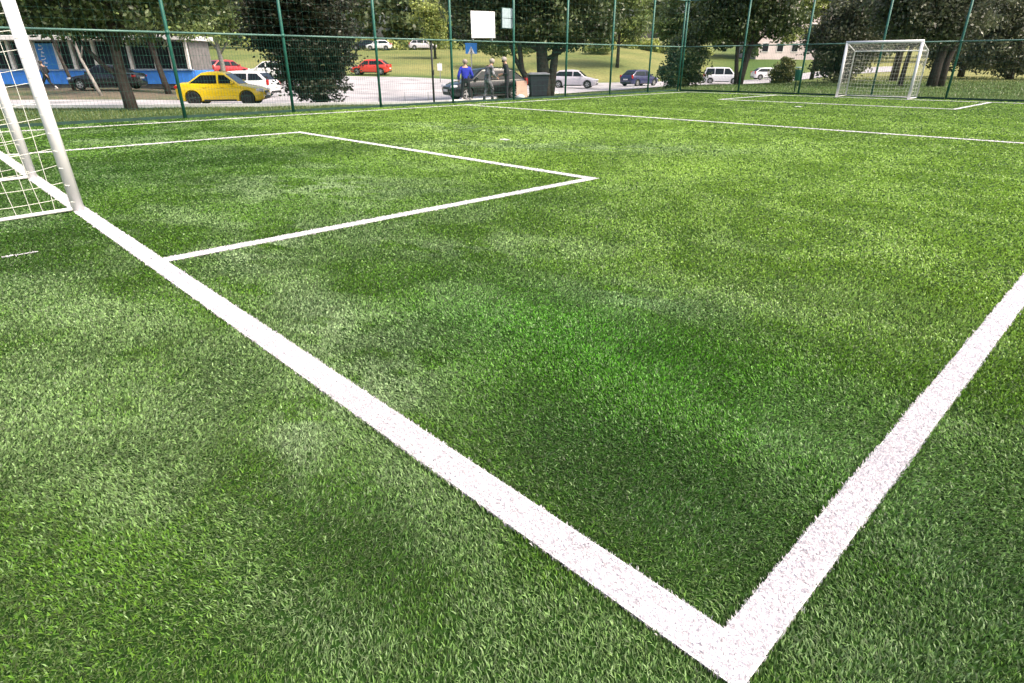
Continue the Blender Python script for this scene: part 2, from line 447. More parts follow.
# ------------------------------------------------------------------ goals
def cord(bm, p, q, sag, r=.0026, nseg=6, out=None):
    p, q = Vector(p), Vector(q); pts = []
    for i in range(nseg + 1):
        f = i / nseg; v = p.lerp(q, f); s = 4 * f * (1 - f)
        v = v + Vector((0, 0, -sag * s))
        if out is not None: v = v + Vector(out) * s
        pts.append(v)
    tube(bm, pts, r, 4, False)

def goal(loc, rz, width, label, post_r=.052, step=.125, seed=1, sk=0.0):
    rs = random.Random(seed)
    t = empty('football_goal', loc, rz, label, 'goal', 'football goals on the pitch')
    hw, H, HB, D = width / 2, 2.0, 1.70, 1.0
    for s in (-1, 1):
        bm = bmesh.new()
        tube(bm, [(s * hw, 0, 0), (s * hw + sk, 0, H - .0)], post_r, 20)
        build('goal_post', bm, M['white'], t)
        bm = bmesh.new()
        tube(bm, [(s * hw + sk, .05, H - .03), (s * hw + sk * .85, D, HB), (s * hw, D, .03)], .024, 10)
        build('back_post', bm, M['white'], t)
        bm = bmesh.new()
        tube(bm, [(s * hw, .05, .035), (s * hw, D, .035)], .017, 10)
        build('ground_bar', bm, M['white'], t)
    bm = bmesh.new(); tube(bm, [(-hw - post_r * .9 + sk, 0, H), (hw + post_r * .9 + sk, 0, H)], post_r * 1.02, 20); build('crossbar', bm, M['white'], t)
    bm = bmesh.new(); tube(bm, [(-hw + sk * .85, D, HB), (hw + sk * .85, D, HB)], .023, 10); build('back_bar', bm, M['white'], t)
    bm = bmesh.new(); tube(bm, [(-hw, D, .035), (hw, D, .035)], .021, 10); build('ground_bar', bm, M['white'], t)
    net = bmesh.new()
    J = lambda a=.015: rs.uniform(-a, a)
    ny = int(D / step)
    for s in (-1, 1):            # side panels
        for k in range(1, ny + 1):
            y = post_r + (D - post_r) * k / (ny + .3); zt = H - .03 - (H - HB) * y / D
            cord(net, (s * hw, y, zt), (s * hw + J(), y + J(.03), .03), 0, out=(s * J(.02), J(.05), 0))
        nz = int(H / .145)
        for k in range(1, nz + 1):
            z = .02 + k * (H - .05) / (nz + 1); ye = D if z < HB else max(.1, (H - .03 - z) * D / (H - HB))
            cord(net, (s * hw, post_r * .8, z + J()), (s * hw, ye, min(z, HB) + J() if z < HB else z), .035 + J(.015))
    nx = int(width / step)
    for k in range(1, nx):       # back and roof, front to back
        x = -hw + width * k / nx
        cord(net, (x, D, HB), (x + J(), D - .03, .03), 0, out=(J(.03), -.05 + J(.02), 0))
        cord(net, (x, .04, H), (x, D, HB), .05)
    for k in range(1, int(HB / .13)):
        z = k * .13
        cord(net, (-hw, D, z), (hw, D, z), .04 + J(.02), nseg=12, out=(0, -.04, 0))
    for k in range(1, ny):
        y = D * k / ny
        cord(net, (-hw, y, H - (H - HB) * k / ny), (hw, y, H - (H - HB) * k / ny), .05 + J(), nseg=12)
    for s in (-1, 1):            # thick hem rope on the grass and lashings round the posts
        cord(net, (s * hw, post_r, .03), (s * (hw - .02), D, .045), .0, .011, 10)
        for k in range(12):
            z = .10 + k * .155
            tube(net, [(s * hw - .050, .02, z), (s * hw - .03, .046, z + .006), (s * hw + .03, .046, z + .012), (s * hw + .050, .02, z + .018)], .0028, 4)
    cord(net, (-hw, D, .04), (hw, D, .04), 0, .011, 14, out=(0, -.03, 0))
    for v in net.verts: v.co.x += sk * min(v.co.z, H) / H
    build('net', net, M['net'], t)
    return t
goal((-7.99, -.02, .0), math.pi, 2.50, 'near white football goal cut by the left frame edge, standing on the goal line', seed=1, sk=.05).rotation_euler.x = R(-1.6)
goal((-8.34, 27.05, .0), 0, 2.62, 'far small white football goal standing on the distant goal line before dark trees', seed=2)

# ------------------------------------------------------------------ fences
def wires(bm, p0, p1, z0, z1, step, hstep, r):
    d = (p1 - p0); n = int(d.length / step); e = d.normalized(); nn = Vector((-e.y, e.x, 0))
    def stick(a, b, u, v):
        q = [bm.verts.new(c + s1 * u + s2 * v) for c in (a, b) for s1, s2 in ((-r, -r), (r, -r), (r, r), (-r, r))]
        for k in range(4): bm.faces.new((q[k], q[(k + 1) % 4], q[4 + (k + 1) % 4], q[4 + k]))
    for i in range(1, n):
        b = p0 + d * i / n
        stick(b + Vector((0, 0, z0)), b + Vector((0, 0, z1)), e, nn)
    z = z0 + hstep
    while z < z1 - .01:
        stick(p0 + Vector((0, 0, z)) + nn * .007, p1 + Vector((0, 0, z)) + nn * .007, nn, Vector((0, 0, 1)))
        z += hstep

def fence(label, pts):
    t = empty('mesh_fence', pts[0], 0, label, 'fence', 'green fences round the pitch')
    o0 = Vector(pts[0])
    P = [Vector(p) - o0 for p in pts]
    for p in P:
        bm = bmesh.new()
        tube(bm, [p + Vector((0, 0, -.3)), p + Vector((0, 0, 4.25))], .042, 10)
        tube(bm, [p + Vector((0, 0, 4.25)), p + Vector((0, 0, 4.28))], [.05, .03], 10)
        for z in (2.0, 4.0): tube(bm, [p + Vector((0, 0, z - .04)), p + Vector((0, 0, z + .04))], .052, 10)
        build('post', bm, M['green'], t)
    for p, q in zip(P[:-1], P[1:]):
        e = (q - p).normalized()
        for z in (2.0, 4.0):
            bm = bmesh.new(); tube(bm, [p + e * .045 + Vector((0, 0, z)), q - e * .045 + Vector((0, 0, z))], .024, 8); build('rail', bm, M['rail'], t)
        bm = bmesh.new(); m = (p + q) / 2
        box(bm, m + Vector((0, 0, .03)), ((q - p).length - .1, .03, .07), Matrix.Rotation(math.atan2(e.y, e.x), 3, 'Z'))
        build('kickboard', bm, M['dkgreen'], t)
        bm = bmesh.new(); wires(bm, p + e * .05, q - e * .05, .08, 1.97, .075, .2, .0014); build('mesh_panel', bm, M['green'], t)
        bm = bmesh.new(); wires(bm, p + e * .05, q - e * .05, 2.03, 3.97, .2, .2, .0008); build('net_panel', bm, M['green'], t)
    return t
FX, FY = -17.75, 28.32
fence('long green mesh fence behind the far touchline, on the street side of the pitch', [(FX, y, 0) for y in np.arange(-4.5, 28.4, 3.0)][:-1] + [(FX, 25.45, 0), (FX, FY - .25, 0)])
fence('green mesh fence behind the far goal, on the lawn side of the pitch', [(x, FY, 0) for x in (-17.75, -14.6, -11.75, -8.75, -6.1, -3.0, 0., 3.0, 6.)])
bm = bmesh.new()
tube(bm, [(0, 0, -.2), (0, 0, 1.96)], .035, 10); box(bm, (0, 0, 1.97), (.09, .09, .02), None, .004)
box(bm, (.045, 0, 1.0), (.03, .05, .16), None, .006)
tag(build('gate_post', bm, M['trim']), 'slim black post ending at rail height in the street side fence', 'post').location = (FX - .12, 12.75, 0)

# ------------------------------------------------------------------ trees
def leaves(bags, n, size, cols, clump=.45, kclump=90, flat=.0, seed=0):
    """bags: ellipsoids (cx,cy,cz,rx,ry,rz) ; returns verts, colours"""
    g = np.random.default_rng(seed)
    vol = np.array([b[3] * b[4] * b[5] for b in bags]) ** .75; vol /= vol.sum()
    nc = max(8, n // kclump)
    bi = g.choice(len(bags), nc, p=vol); B = np.array(bags)[bi]
    d = g.normal(size=(nc, 3)); d /= np.linalg.norm(d, axis=1)[:, None]
    rr = g.random(nc) ** .42
    cc = B[:, :3] + d * rr[:, None] * B[:, 3:]
    csz = clump * (.6 + .8 * g.random(nc))
    tone = g.random(nc)
    ci = g.integers(0, nc, n)
    off = np.clip(g.normal(size=(n, 3)), -1.6, 1.6) * csz[ci][:, None] * np.array([1, 1, .62])
    p = cc[ci] + off
    u = g.normal(size=(n, 3)); u[:, 2] *= (1 - flat); u /= np.linalg.norm(u, axis=1)[:, None]
    v = np.cross(u, g.normal(size=(n, 3))); v /= np.linalg.norm(v, axis=1)[:, None]
    s = size * (.6 + .8 * g.random(n))[:, None]
    P = np.stack([p - u * s, p + v * s * .5, p + u * s, p - v * s * .5], 1)
    c0, c1 = np.array(cols[0]), np.array(cols[1])
    k = np.clip(tone[ci] * .7 + g.random(n) * .4 - .05, 0, 1)[:, None]
    c = (c0 * (1 - k) + c1 * k) * (.7 + .6 * g.random(n))[:, None]
    c[g.random(n) < .07] *= 2.2  # a few leaves coloured much brighter as painted glints
    return P.reshape(-1, 3), c

def tree(name, label, a, t, trunk, limbs, bags, n, size, cols, bark='bark', clump=.45, group=None, cat='tree', seed=0, flat=0, kclump=90):
    """trunk: list of (points, radii) tubes in local metres; bags in local metres, x to the viewer's right, y away"""
    o = empty(name, place(a, t) - Vector((0, 0, .05)), ANG_R, label, cat, group)
    rs = random.Random(seed + 5)
    bm = bmesh.new()
    for pts, r0, r1 in trunk:
        k = len(pts); tube(bm, pts, [r0 + (r1 - r0) * i / (k - 1) for i in range(k)], 10)
    if trunk: build('trunk', bm, M[bark], o)
    else: bm.free()
    if limbs:
        bm = bmesh.new()
        for base, tip, r in limbs:
            base, tip = Vector(base), Vector(tip)
            mid = base.lerp(tip, .5) + Vector((rs.uniform(-.2, .2), rs.uniform(-.2, .2), rs.uniform(0, .3)))
            tube(bm, [base, mid, tip], [r, r * .65, r * .2], 7)
            for k in range(3):
                q = mid.lerp(tip, k / 3); e = q + Vector((rs.uniform(-.9, .9), rs.uniform(-.9, .9), rs.uniform(-.1, .8)))
                tube(bm, [q, (q + e) / 2 + Vector((0, 0, .08)), e], [r * .4, r * .25, r * .08], 5)
        build('limbs', bm, M[bark], o)
    P, c = leaves(bags, int(n * 1.05), size * .8, cols, clump * .82, kclump, flat, seed)
    link('crown', quads_mesh('crown', P, 4, [(0, 1, 2, 3)], c.astype(np.float32)), M['leaf'], o)
    return o
DK = ((.028, .044, .016), (.105, .140, .050))
DKB = ((.016, .020, .012), (.048, .054, .028))
MID = ((.055, .088, .026), (.20, .26, .08))
LIT = ((.16, .21, .05), (.40, .44, .14))
PUR = ((.044, .050, .032), (.15, .165, .095))
G = 'trees round the pitch'
# leaning street tree on the left, its crown hanging over the kiosk
tree('street_tree', 'leaning dark trunk in the street strip at left, low crown hanging before the blue kiosk', 121, 24.0,
     [([(0, 0, -.1), (-.02, 0, .5), (-.1, 0, 1.2), (-.1, .05, 2.0), (-.05, .1, 3.2), (-.1, .2, 5.0)], .24, .12),
      ([(-.05, 0, 1.15), (-.6, .1, 1.5), (-1.2, .2, 2.1), (-1.7, .3, 2.9)], .11, .05)],
     [((-.1, 0, 2.0), (1.3, -.2, 3.6), .1), ((-.1, 0, 2.2), (-1.6, -.4, 3.6), .1), ((-.1, .1, 2.6), (2.2, .4, 4.4), .09), ((-.1, .1, 2.8), (-3, .5, 4.3), .09)],
     [(-1.6, .2, 4.0, 2.6, 2.2, 1.55), (1.3, -.1, 3.7, 2.3, 2.0, 1.25), (3.2, .3, 4.6, 1.8, 1.8, 1.4), (-3.6, .2, 4.3, 1.6, 1.8, 1.4), (0, .2, 6.0, 3.5, 2.8, 2.2)],
     30000, .11, DK, group=G, seed=11)
tree('street_tree', 'slim dark leaning tree trunk standing by the right part of the blue kiosk', 163, 40.5,
     [([(0, 0, -.1), (-.2, 0, 1.2), (-.45, 0, 2.6), (-.6, .1, 4.5)], .2, .1)], [((-.4, 0, 2.4), (.9, -.2, 4.2), .07), ((-.4, 0, 2.6), (-1.6, 0, 4.4), .07)],
     [(-.4, 0, 5.2, 2.4, 2.2, 1.9), (1.2, .3, 4.9, 1.6, 1.6, 1.2), (-2, .2, 5.0, 1.5, 1.5, 1.2), (1.9, -.2, 3.7, 1.3, 1.1, .8), (-1.2, -.2, 3.6, 1.1, 1.0, .6)], 12000, .13, MID, group=G, seed=12)
tree('birch_tree', 'thin pale trunk leaning in front of the black car bonnet', 94, 37.5,
     [([(0, 0, -.1), (-.3, 0, .9), (-.62, 0, 1.9), (-.9, .1, 3.4)], .1, .06)], [((-.6, 0, 2.0), (.2, 0, 3.6), .04), ((-.7, 0, 2.3), (-1.5, 0, 3.8), .04)],
     [(-.8, 0, 4.4, 1.3, 1.2, 1.2)], 3500, .12, MID, 'pale', group=G, seed=13)
tree('birch_tree', 'thin mottled trunk beside the walking pedestrian at the kiosk', 68, 42.5,
     [([(0, 0, -.1), (-.15, 0, 1.0), (-.4, 0, 2.2), (-.6, 0, 3.6)], .12, .07)], [((-.4, 0, 2.2), (.5, 0, 3.6), .05)],
     [(-.6, 0, 4.6, 1.5, 1.3, 1.3)], 3500, .13, MID, 'bark', group=G, seed=14)
tree('leafy_tree', 'loose grey green tree between the kiosk end and the evergreen', 222, 56,
     [([(0, 0, -.1), (.05, 0, 1.5), (-.1, 0, 3.2), (-.1, .1, 6)], .22, .12)], [((0, 0, 2.2), (1.6, 0, 4.2), .09), ((0, 0, 2.4), (-1.6, 0, 4.4), .09)],
     [(-.3, 0, 5.2, 2.3, 2.2, 2.2), (1.8, .2, 4.4, 1.5, 1.4, 1.0), (.2, 0, 7.6, 2.3, 2.3, 2.0)], 10000, .18, MID, 'pale', group=G, seed=15)
# dense evergreen
ev = [(-1.1, 0, 2.2, 1.2, 1.0, .75), (-1.7, 0, 3.2, 1.35, 1.2, 1.0), (-1.6, .1, 4.6, 1.5, 1.2, 1.2), (-1.0, 0, 1.4, .8, .8, .6), (.0, 0, .95, 1.35, 1.1, .85), (.1, 0, 1.9, 1.75, 1.3, .9), (-.15, 0, 2.9, 2.0, 1.5, 1.1), (-.3, 0, 4.2, 2.2, 1.7, 1.3), (-.2, 0, 5.8, 1.9, 1.6, 1.5), (0, 0, 7.6, 1.2, 1.1, 1.5)]
tree('evergreen_tree', 'very dark dense evergreen reaching to the ground beside the yellow taxi', 317, 29.6,
     [([(0, 0, -.1), (0, 0, 2.5), (0, 0, 8.6)], .2, .04)], None, ev, 60000, .10, DKB, clump=.3, group=G, seed=16, flat=.5, kclump=70)
# broad forked tree behind the people
tree('broad_tree', 'broad forked tree with massive dark trunks beside the dark waste bin', 545, 34.0,
     [([(.0, 0, -.1), (0, 0, .8), (-.1, 0, 1.6), (-.25, .1, 3.4), (-.3, .2, 6)], .42, .18),
      ([(.28, .05, .1), (.42, .1, 1.1), (.55, .1, 2.2), (.8, .1, 4.5)], .26, .12),
      ([(-.15, 0, .35), (-.75, -.05, .75), (-1.15, -.05, 1.35), (-1.3, 0, 2.6), (-1.6, 0, 4.4)], .19, .09),
      ([(-.95, -.05, 1.0), (-1.5, 0, 1.9), (-2.0, .1, 3.3)], .14, .07)],
     [((0, 0, 1.8), (2.6, -.3, 3.3), .12), ((-.2, 0, 2.2), (-3.4, -.2, 3.6), .12), ((.6, 0, 2.2), (2.0, .5, 4.6), .1), ((-.3, 0, 3), (-2.2, .5, 5), .1)],
     [(-.2, .2, 3.55, 2.8, 2.0, 1.25), (-2.7, .1, 3.6, 2.0, 1.6, 1.2), (2.2, .1, 3.4, 1.7, 1.5, 1.25), (-3.9, .3, 4.2, 1.3, 1.3, 1.3), (0, .3, 5.6, 3.8, 2.8, 2.0), (0, .3, 8, 3, 2.5, 2)],
     46000, .12, DK, group=G, seed=17)
tree('leafy_tree', 'green tree crown rising left of the white square board', 405, 47,
     [([(0, 0, -.1), (0, 0, 2), (.1, 0, 5)], .2, .1)], [((0, 0, 2), (1.4, 0, 4), .08), ((0, 0, 2.4), (-1.6, 0, 4.2), .08)],
     [(.5, 0, 6.3, 2.4, 2.2, 2.0), (-1.6, 0, 5.9, 1.7, 1.7, 1.5), (2.2, 0, 5.6, 1.6, 1.5, 1.5)], 9000, .17, MID, group=G, seed=18) if False else None
tree('dense_bush', 'dark rounded bush low behind the fence, right of the dark blue hatchback', 683, 43.5,
     [([(0, 0, -.1), (0, 0, 1.2), (.1, 0, 3.5)], .16, .06)], None,
     [(0, 0, .85, 1.45, 1.2, .85), (.25, 0, 1.8, 1.35, 1.2, .8), (.3, 0, 2.7, 1.0, .9, .7)], 15000, .11, DK, clump=.28, group='bushes beyond the fence', cat='bush', seed=19, kclump=70)
tree('leafy_tree', 'tall mixed green tree directly behind the dark rounded bush', 690, 52,
     [([(0, 0, -.1), (0, 0, 2.5), (0, 0, 6)], .22, .1)], [((0, 0, 2.6), (2, 0, 4.6), .09), ((0, 0, 2.6), (-2, 0, 4.6), .09)],
     [(-1.6, 0, 4.2, 1.8, 1.7, 1.4), (.4, 0, 4.6, 2.0, 1.8, 1.7), (1.9, .2, 4.4, 1.5, 1.5, 1.3), (0, 0, 6.9, 3, 2.6, 2.2)], 15000, .17, MID, group=G, seed=20)
tree('leafy_tree', 'green tree over the dry slope between the silver car and dark blue hatchback', 618, 84,
     [([(0, 0, -.1), (0, 0, 2.5), (0, 0, 7)], .25, .1)], [((0, 0, 2.6), (2.4, 0, 5), .1), ((0, 0, 2.6), (-2.4, 0, 5), .1)],
     [(-2.2, 0, 4.6, 2.4, 2.2, 1.7), (1.6, 0, 4.8, 2.6, 2.2, 1.9), (0, 0, 8.4, 4.5, 3, 2.6)], 12000, .25, MID, group=G, seed=21, clump=.6)
tree('lit_bush', 'bright yellow green bush on the slope crest above the silver hatchback', 603, 98, [], None,
     [(0, 0, 1.0, 2.0, 1.4, 1.1), (.5, 0, 2.2, 1.4, 1.2, 1.0), (-1.5, 0, .8, 1.2, 1, .8)], 6000, .2, LIT, group='bushes beyond the fence', cat='bush', seed=33)
tree('leafy_tree', 'low spreading green tree on the slope behind the white square board', 505, 80,
     [([(0, 0, -.1), (0, 0, 2), (.1, 0, 5)], .25, .1)], [((0, 0, 2), (2, 0, 3.6), .09), ((0, 0, 2), (-2, 0, 3.6), .09)],
     [(0, 0, 2.9, 2.8, 2, 1.2), (-2.4, 0, 3.2, 1.8, 1.6, 1.1), (2.4, 0, 3.0, 2.0, 1.6, 1.1), (0, 0, 5, 3.5, 2.4, 1.8)], 14000, .2, MID, group=G, seed=34)
tree('shade_tree', 'dark shade tree with twin leaning trunk right of the white van', 742, 43,
     [([(0, 0, -.1), (.18, 0, 1.0), (.42, 0, 2.2), (.6, .1, 4.2)], .26, .13), ([(-.12, 0, -.1), (-.3, 0, 1.2), (-.42, 0, 2.5), (-.7, 0, 4.2)], .16, .08)],
     [((.4, 0, 2.2), (2.6, 0, 3.8), .1), ((-.4, 0, 2.4), (-2.4, 0, 3.9), .1)],
     [(0, .2, 3.9, 2.4, 1.9, 1.35), (2.0, 0, 3.9, 1.5, 1.4, 1.1), (-1.8, .2, 4.1, 1.5, 1.5, 1.2), (.2, .2, 6, 3, 2.4, 2)], 24000, .13, DK, group=G, seed=22)
tree('sunlit_tree', 'yellow green sunlit tree between the dark shade tree and far goal', 815, 70,
     [([(0, 0, -.1), (.1, 0, 3), (0, 0, 7)], .22, .1)], [((0, 0, 3), (2, 0, 5.2), .08), ((0, 0, 3), (-2, 0, 5.4), .08)],
     [(-2.0, 0, 6.4, 1.7, 1.6, 1.6), (.6, 0, 4.3, 2.0, 1.8, 1.1), (1.6, 0, 7.4, 2.2, 2, 1.9), (-.8, 0, 8, 1.8, 1.8, 1.6), (-2.4, 0, 4.2, 1.5, 1.2, .9), (2.2, 0, 5.8, 1.4, 1.3, 1.1)], 12000, .18, LIT, group=G, seed=23)
tree('yellow_shrub', 'olive yellow shrub standing on the lawn edge near the green bin', 785, 58, [], None,
     [(0, 0, .8, 1.1, .9, .85), (.1, 0, 1.4, .8, .7, .7)], 5000, .11, ((.06, .07, .02), (.16, .17, .05)), clump=.25, group='bushes beyond the fence', cat='bush', seed=24)
tree('dark_tree', 'big dark tree with hanging branches left of the far goal', 842, 47,
     [([(0, 0, -.1), (0, 0, 2.5), (.1, 0, 6)], .26, .12)], [((0, 0, 2), (2, 0, 4), .09), ((0, 0, 2), (-2, 0, 3.6), .09)],
     [(-.2, 0, 1.25, 2.1, 1.5, 1.1), (-1.0, 0, 2.6, 1.8, 1.5, 1.2), (1.4, .2, 2.4, 1.8, 1.5, 1.2), (.6, 0, 4.2, 2.4, 2, 1.5), (2.0, .2, 5.6, 2.2, 2, 1.6)], 24000, .14, PUR, group=G, seed=25)
tree('dark_tree', 'big dark tree rising right above the far goal crossbar', 898, 50,
     [([(0, 0, -.1), (0, 0, 2.5), (.1, 0, 6)], .3, .14)], [((0, 0, 2), (2, 0, 4), .09), ((0, 0, 2), (-2, 0, 3.8), .09)],
     [(-1.4, 0, 4.1, 2.0, 1.6, 1.5), (1.2, .2, 3.9, 2.2, 1.7, 1.4), (0, 0, 6.0, 3.2, 2, 2)], 22000, .14, PUR, group=G, seed=26)
for (a, t, lab, sd, tr) in ((906, 38.5, 'slender dark trunk just right of the far goal', 27, .15), (938, 38.2, 'thick grey double trunk right of the far goal', 28, .3)):
    tree('park_tree', lab, a, t,
         [([(0, 0, -.1), (.05, 0, 1.2), (.15, 0, 2.4), (.2, .1, 5)], tr, tr * .5)] + ([([(.55, .1, -.1), (.6, .1, 1.3), (.95, .1, 3)], tr * .8, tr * .4)] if sd == 28 else []),
         [((.1, 0, 2.0), (1.8, 0, 3.4), .08), ((.1, 0, 2.2), (-1.6, 0, 3.6), .08)],
         [(.4, 0, 3.3, 2.1, 1.6, 1.0), (-.9, .2, 4.1, 1.8, 1.6, 1.2), (.2, .2, 5.6, 2.8, 2, 1.6)], 17000, .12, PUR, group=G, seed=sd)
tree('dark_tree', 'drooping dark tree behind the lawn at the right frame edge', 1015, 54,
     [([(0, 0, -.1), (0, 0, 2.5), (.1, 0, 6)], .3, .14)], [((0, 0, 2), (2.6, 0, 4), .1), ((0, 0, 2), (-2.6, 0, 4), .1)],
     [(-2.6, 0, 2.0, 1.9, 1.5, 1.25), (.3, 0, 1.7, 2.2, 1.6, 1.3), (2.8, .2, 1.9, 2.0, 1.6, 1.3), (-1.2, 0, 3.2, 2, 1.5, 1), (-1.6, .2, 4.8, 2.8, 2, 1.7), (1.8, .2, 5, 2.8, 2, 1.8)], 30000, .15, PUR, group=G, seed=29)
tree('dark_tree', 'dark tree standing behind the park trunks near the sunlit lawn', 965, 62,
     [([(0, 0, -.1), (0, 0, 2.5), (.1, 0, 6)], .3, .14)], [((0, 0, 2), (2.6, 0, 4), .1), ((0, 0, 2), (-2.6, 0, 4), .1)],
     [(-1.5, 0, 2.2, 2.4, 1.6, 1.5), (1.6, 0, 2.1, 2.2, 1.6, 1.5), (0, .2, 5.8, 3.4, 2, 2.2)], 20000, .17, PUR, group=G, seed=30)
tree('leafy_tree', 'bright olive tree at the hilltop left of the white square board', 436, 92,
     [([(0, 0, -.1), (0, 0, 2.5), (0, 0, 5)], .2, .1)], None,
     [(0, 0, 2.7, 2.0, 1.6, 1.2), (.6, 0, 4.6, 2.2, 1.8, 1.7), (-1, 0, 5.6, 1.8, 1.6, 1.6)], 8000, .2, LIT, group=G, seed=31, clump=.5)

# the far wood on the hill, one mass
def wood():
    g = np.random.default_rng(99); bags = []
    for a in np.linspace(-230, 1250, 70):
        if 770 < a < 850: continue
        for row in range(2):
            t = 118 + row * 16 + g.uniform(-4, 4); x, y = spot(a + g.uniform(-8, 8), t); z = gz(x, y); hh = g.uniform(7, 12)
            rx = g.uniform(2.6, 4.2)
            bags.append((x, y, z + hh * .55, rx, rx, hh * .5))
    P, c = leaves(bags, 90000, .5, ((.035, .055, .02), (.12, .155, .06)), 1.0, 110, 0, 5)
    bags2 = []
    for a in np.linspace(250, 700, 80):
        t = 113 + g.uniform(-2, 2); x, y = spot(a, t); bags2.append((x, y, gz(x, y) + .8, 1.6, 1.4, g.uniform(.7, 1.3)))
    P2, c2 = leaves(bags2, 12000, .28, LIT, .5, 60, 0, 6)
    link('woodland', quads_mesh('woodland', np.concatenate([P, P2]), 4, [(0, 1, 2, 3)], np.concatenate([c, c2]).astype(np.float32)), M['leaf'])['kind'] = 'stuff'
wood()

# ------------------------------------------------------------------ cars
def loft(bm, secs):
    rings = [[bm.verts.new(p) for p in s] for s in secs]
    n = len(rings[0])
    for i in range(len(rings) - 1):
        for k in range(n - 1): bm.faces.new((rings[i][k], rings[i][k + 1], rings[i + 1][k + 1], rings[i + 1][k]))
        bm.faces.new((rings[i][n - 1], rings[i][0], rings[i + 1][0], rings[i + 1][n - 1]))
    bm.faces.new(rings[0]); bm.faces.new(rings[-1][::-1])

KIND = dict(  # top line of the lower body (f from nose, z), cabin (base front, roof front, roof rear, base rear), size
    sedan=dict(L=4.45, W=1.74, H=1.46, low=[(0, .62), (.03, .70), (.12, .80), (.27, .90), (.5, .94), (.80, .98), (.96, .97), (1, .86)], cab=(.24, .43, .68, .86)),
    hatch=dict(L=4.1, W=1.74, H=1.48, low=[(0, .62), (.03, .70), (.12, .82), (.26, .92), (.5, .95), (.9, 1.0), (.97, .96), (1, .80)], cab=(.22, .40, .80, .965)),
    wagon=dict(L=4.55, W=1.78, H=1.50, low=[(0, .62), (.03, .70), (.12, .82), (.26, .92), (.5, .95), (.9, 1.0), (.97, .96), (1, .80)], cab=(.22, .40, .84, .975)),
    van=dict(L=4.4, W=1.80, H=1.84, low=[(0, .66), (.03, .80), (.10, .92), (.20, 1.02), (.5, 1.04), (.9, 1.06), (.98, 1.04), (1, .9)], cab=(.14, .33, .93, .985)),
)
def car(kind, paint, loc, rz, label, rims='rim', ln=1.0, group='cars on the street'):
    k = KIND[kind]; Lc, Wc, Hc = k['L'] * ln, k['W'], k['H']; cb = k['cab']
    t = empty('parked_car', loc, rz, label, 'car', group)
    lowf = lambda f: float(np.interp(f, [p[0] for p in k['low']], [p[1] for p in k['low']]))
    X = lambda f: Lc * (.5 - f)
    belt = lowf(.5)
    secs = []
    for f in np.concatenate([[0, .012, .03, .06], np.linspace(.1, .9, 17), [.94, .97, .988, 1]]):
        e = abs(2 * f - 1); hwid = Wc / 2 * (1 - .30 * max(0, e - .78) ** 2 / .0484 * .62)
        zt = lowf(f); zb = .19 + .10 * max(0, (e - .8) / .2) ** 2
        if f < .012 or f > .99: hwid *= .93; zb += .06; zt -= .05
        half = [(0, zb), (hwid * .86, zb), (hwid * .97, zb + .05), (hwid, zb + .18), (hwid * 1.0, (zb + zt) * .55), (hwid * .985, zt - .12), (hwid * .94, zt - .035), (hwid * .82, zt), (0, zt + .025)]
        ring = [(X(f), y, z) for y, z in half] + [(X(f), -y, z) for y, z in half[-2:0:-1]]
        secs.append(ring)
    bm = bmesh.new(); loft(bm, secs)
    bmesh.ops.recalc_face_normals(bm, faces=bm.faces)
    me = bpy.data.meshes.new('body'); bm.to_mesh(me); bm.free()
    tmp = bpy.data.objects.new('tmp', me); COL.objects.link(tmp)
    wr = .315 if kind != 'van' else .33
    wx = [X(.185), X(.80)]; cut = bmesh.new()
    for x in wx:
        for s in (-1, 1):
            g = bmesh.ops.create_cone(cut, cap_ends=True, segments=28, radius1=wr + .055, radius2=wr + .055, depth=.5)
            bmesh.ops.transform(cut, matrix=Matrix.Translation((x, s * (Wc / 2 - .02), wr)) @ Matrix.Rotation(math.pi / 2, 4, 'X'), verts=g['verts'])
    cm = bpy.data.meshes.new('cut'); cut.to_mesh(cm); cut.free()
    co = bpy.data.objects.new('cut', cm); COL.objects.link(co)
    md = tmp.modifiers.new('b', 'BOOLEAN'); md.object = co; md.operation = 'DIFFERENCE'; md.solver = 'EXACT'
    dg = bpy.context.evaluated_depsgraph_get()
    me2 = bpy.data.meshes.new_from_object(tmp.evaluated_get(dg))
    bpy.data.objects.remove(tmp); bpy.data.objects.remove(co)
    bm = bmesh.new(); bm.from_mesh(me2); bpy.data.meshes.remove(me2)
    # cabin
    zr = Hc; b0 = Wc / 2 * .90; r0 = Wc / 2 * .70
    zl = [lowf(cb[0]) - .03, lowf(cb[3]) - .03]
    cab = bmesh.new(); prof = [(cb[0], zl[0], b0), (cb[1], zr - .05, r0), ((cb[1] * 2 + cb[2]) / 3, zr, r0), ((cb[1] + cb[2] * 2) / 3, zr - .005, r0), (cb[2], zr - .06, r0 * .98), (cb[3], zl[1], b0 * .95)]
    vs = []
    for s in (-1, 1): vs.append([cab.verts.new((X(f), s * y, z)) for f, z, y in prof])
    n = len(prof)
    mb = [cab.verts.new((X(.5), s * b0, belt - .03)) for s in (-1, 1)]
    bmesh.ops.convex_hull(cab, input=cab.verts[:])
    bmesh.ops.dissolve_limit(cab, angle_limit=R(3), verts=cab.verts, edges=cab.edges)
    es = [e for e in cab.edges if min(v.co.z for v in e.verts) > belt - .1 or abs(e.verts[0].co.z - e.verts[1].co.z) > .2]
    bmesh.ops.bevel(cab, geom=es, offset=.07, segments=3, profile=.5, affect='EDGES', clamp_overlap=True)
    cmesh = bpy.data.meshes.new('c'); cab.to_mesh(cmesh); cab.free(); bm.from_mesh(cmesh); bpy.data.meshes.remove(cmesh)
    bmesh.ops.recalc_face_normals(bm, faces=bm.faces)
    build('body', bm, paint, t, R(38))
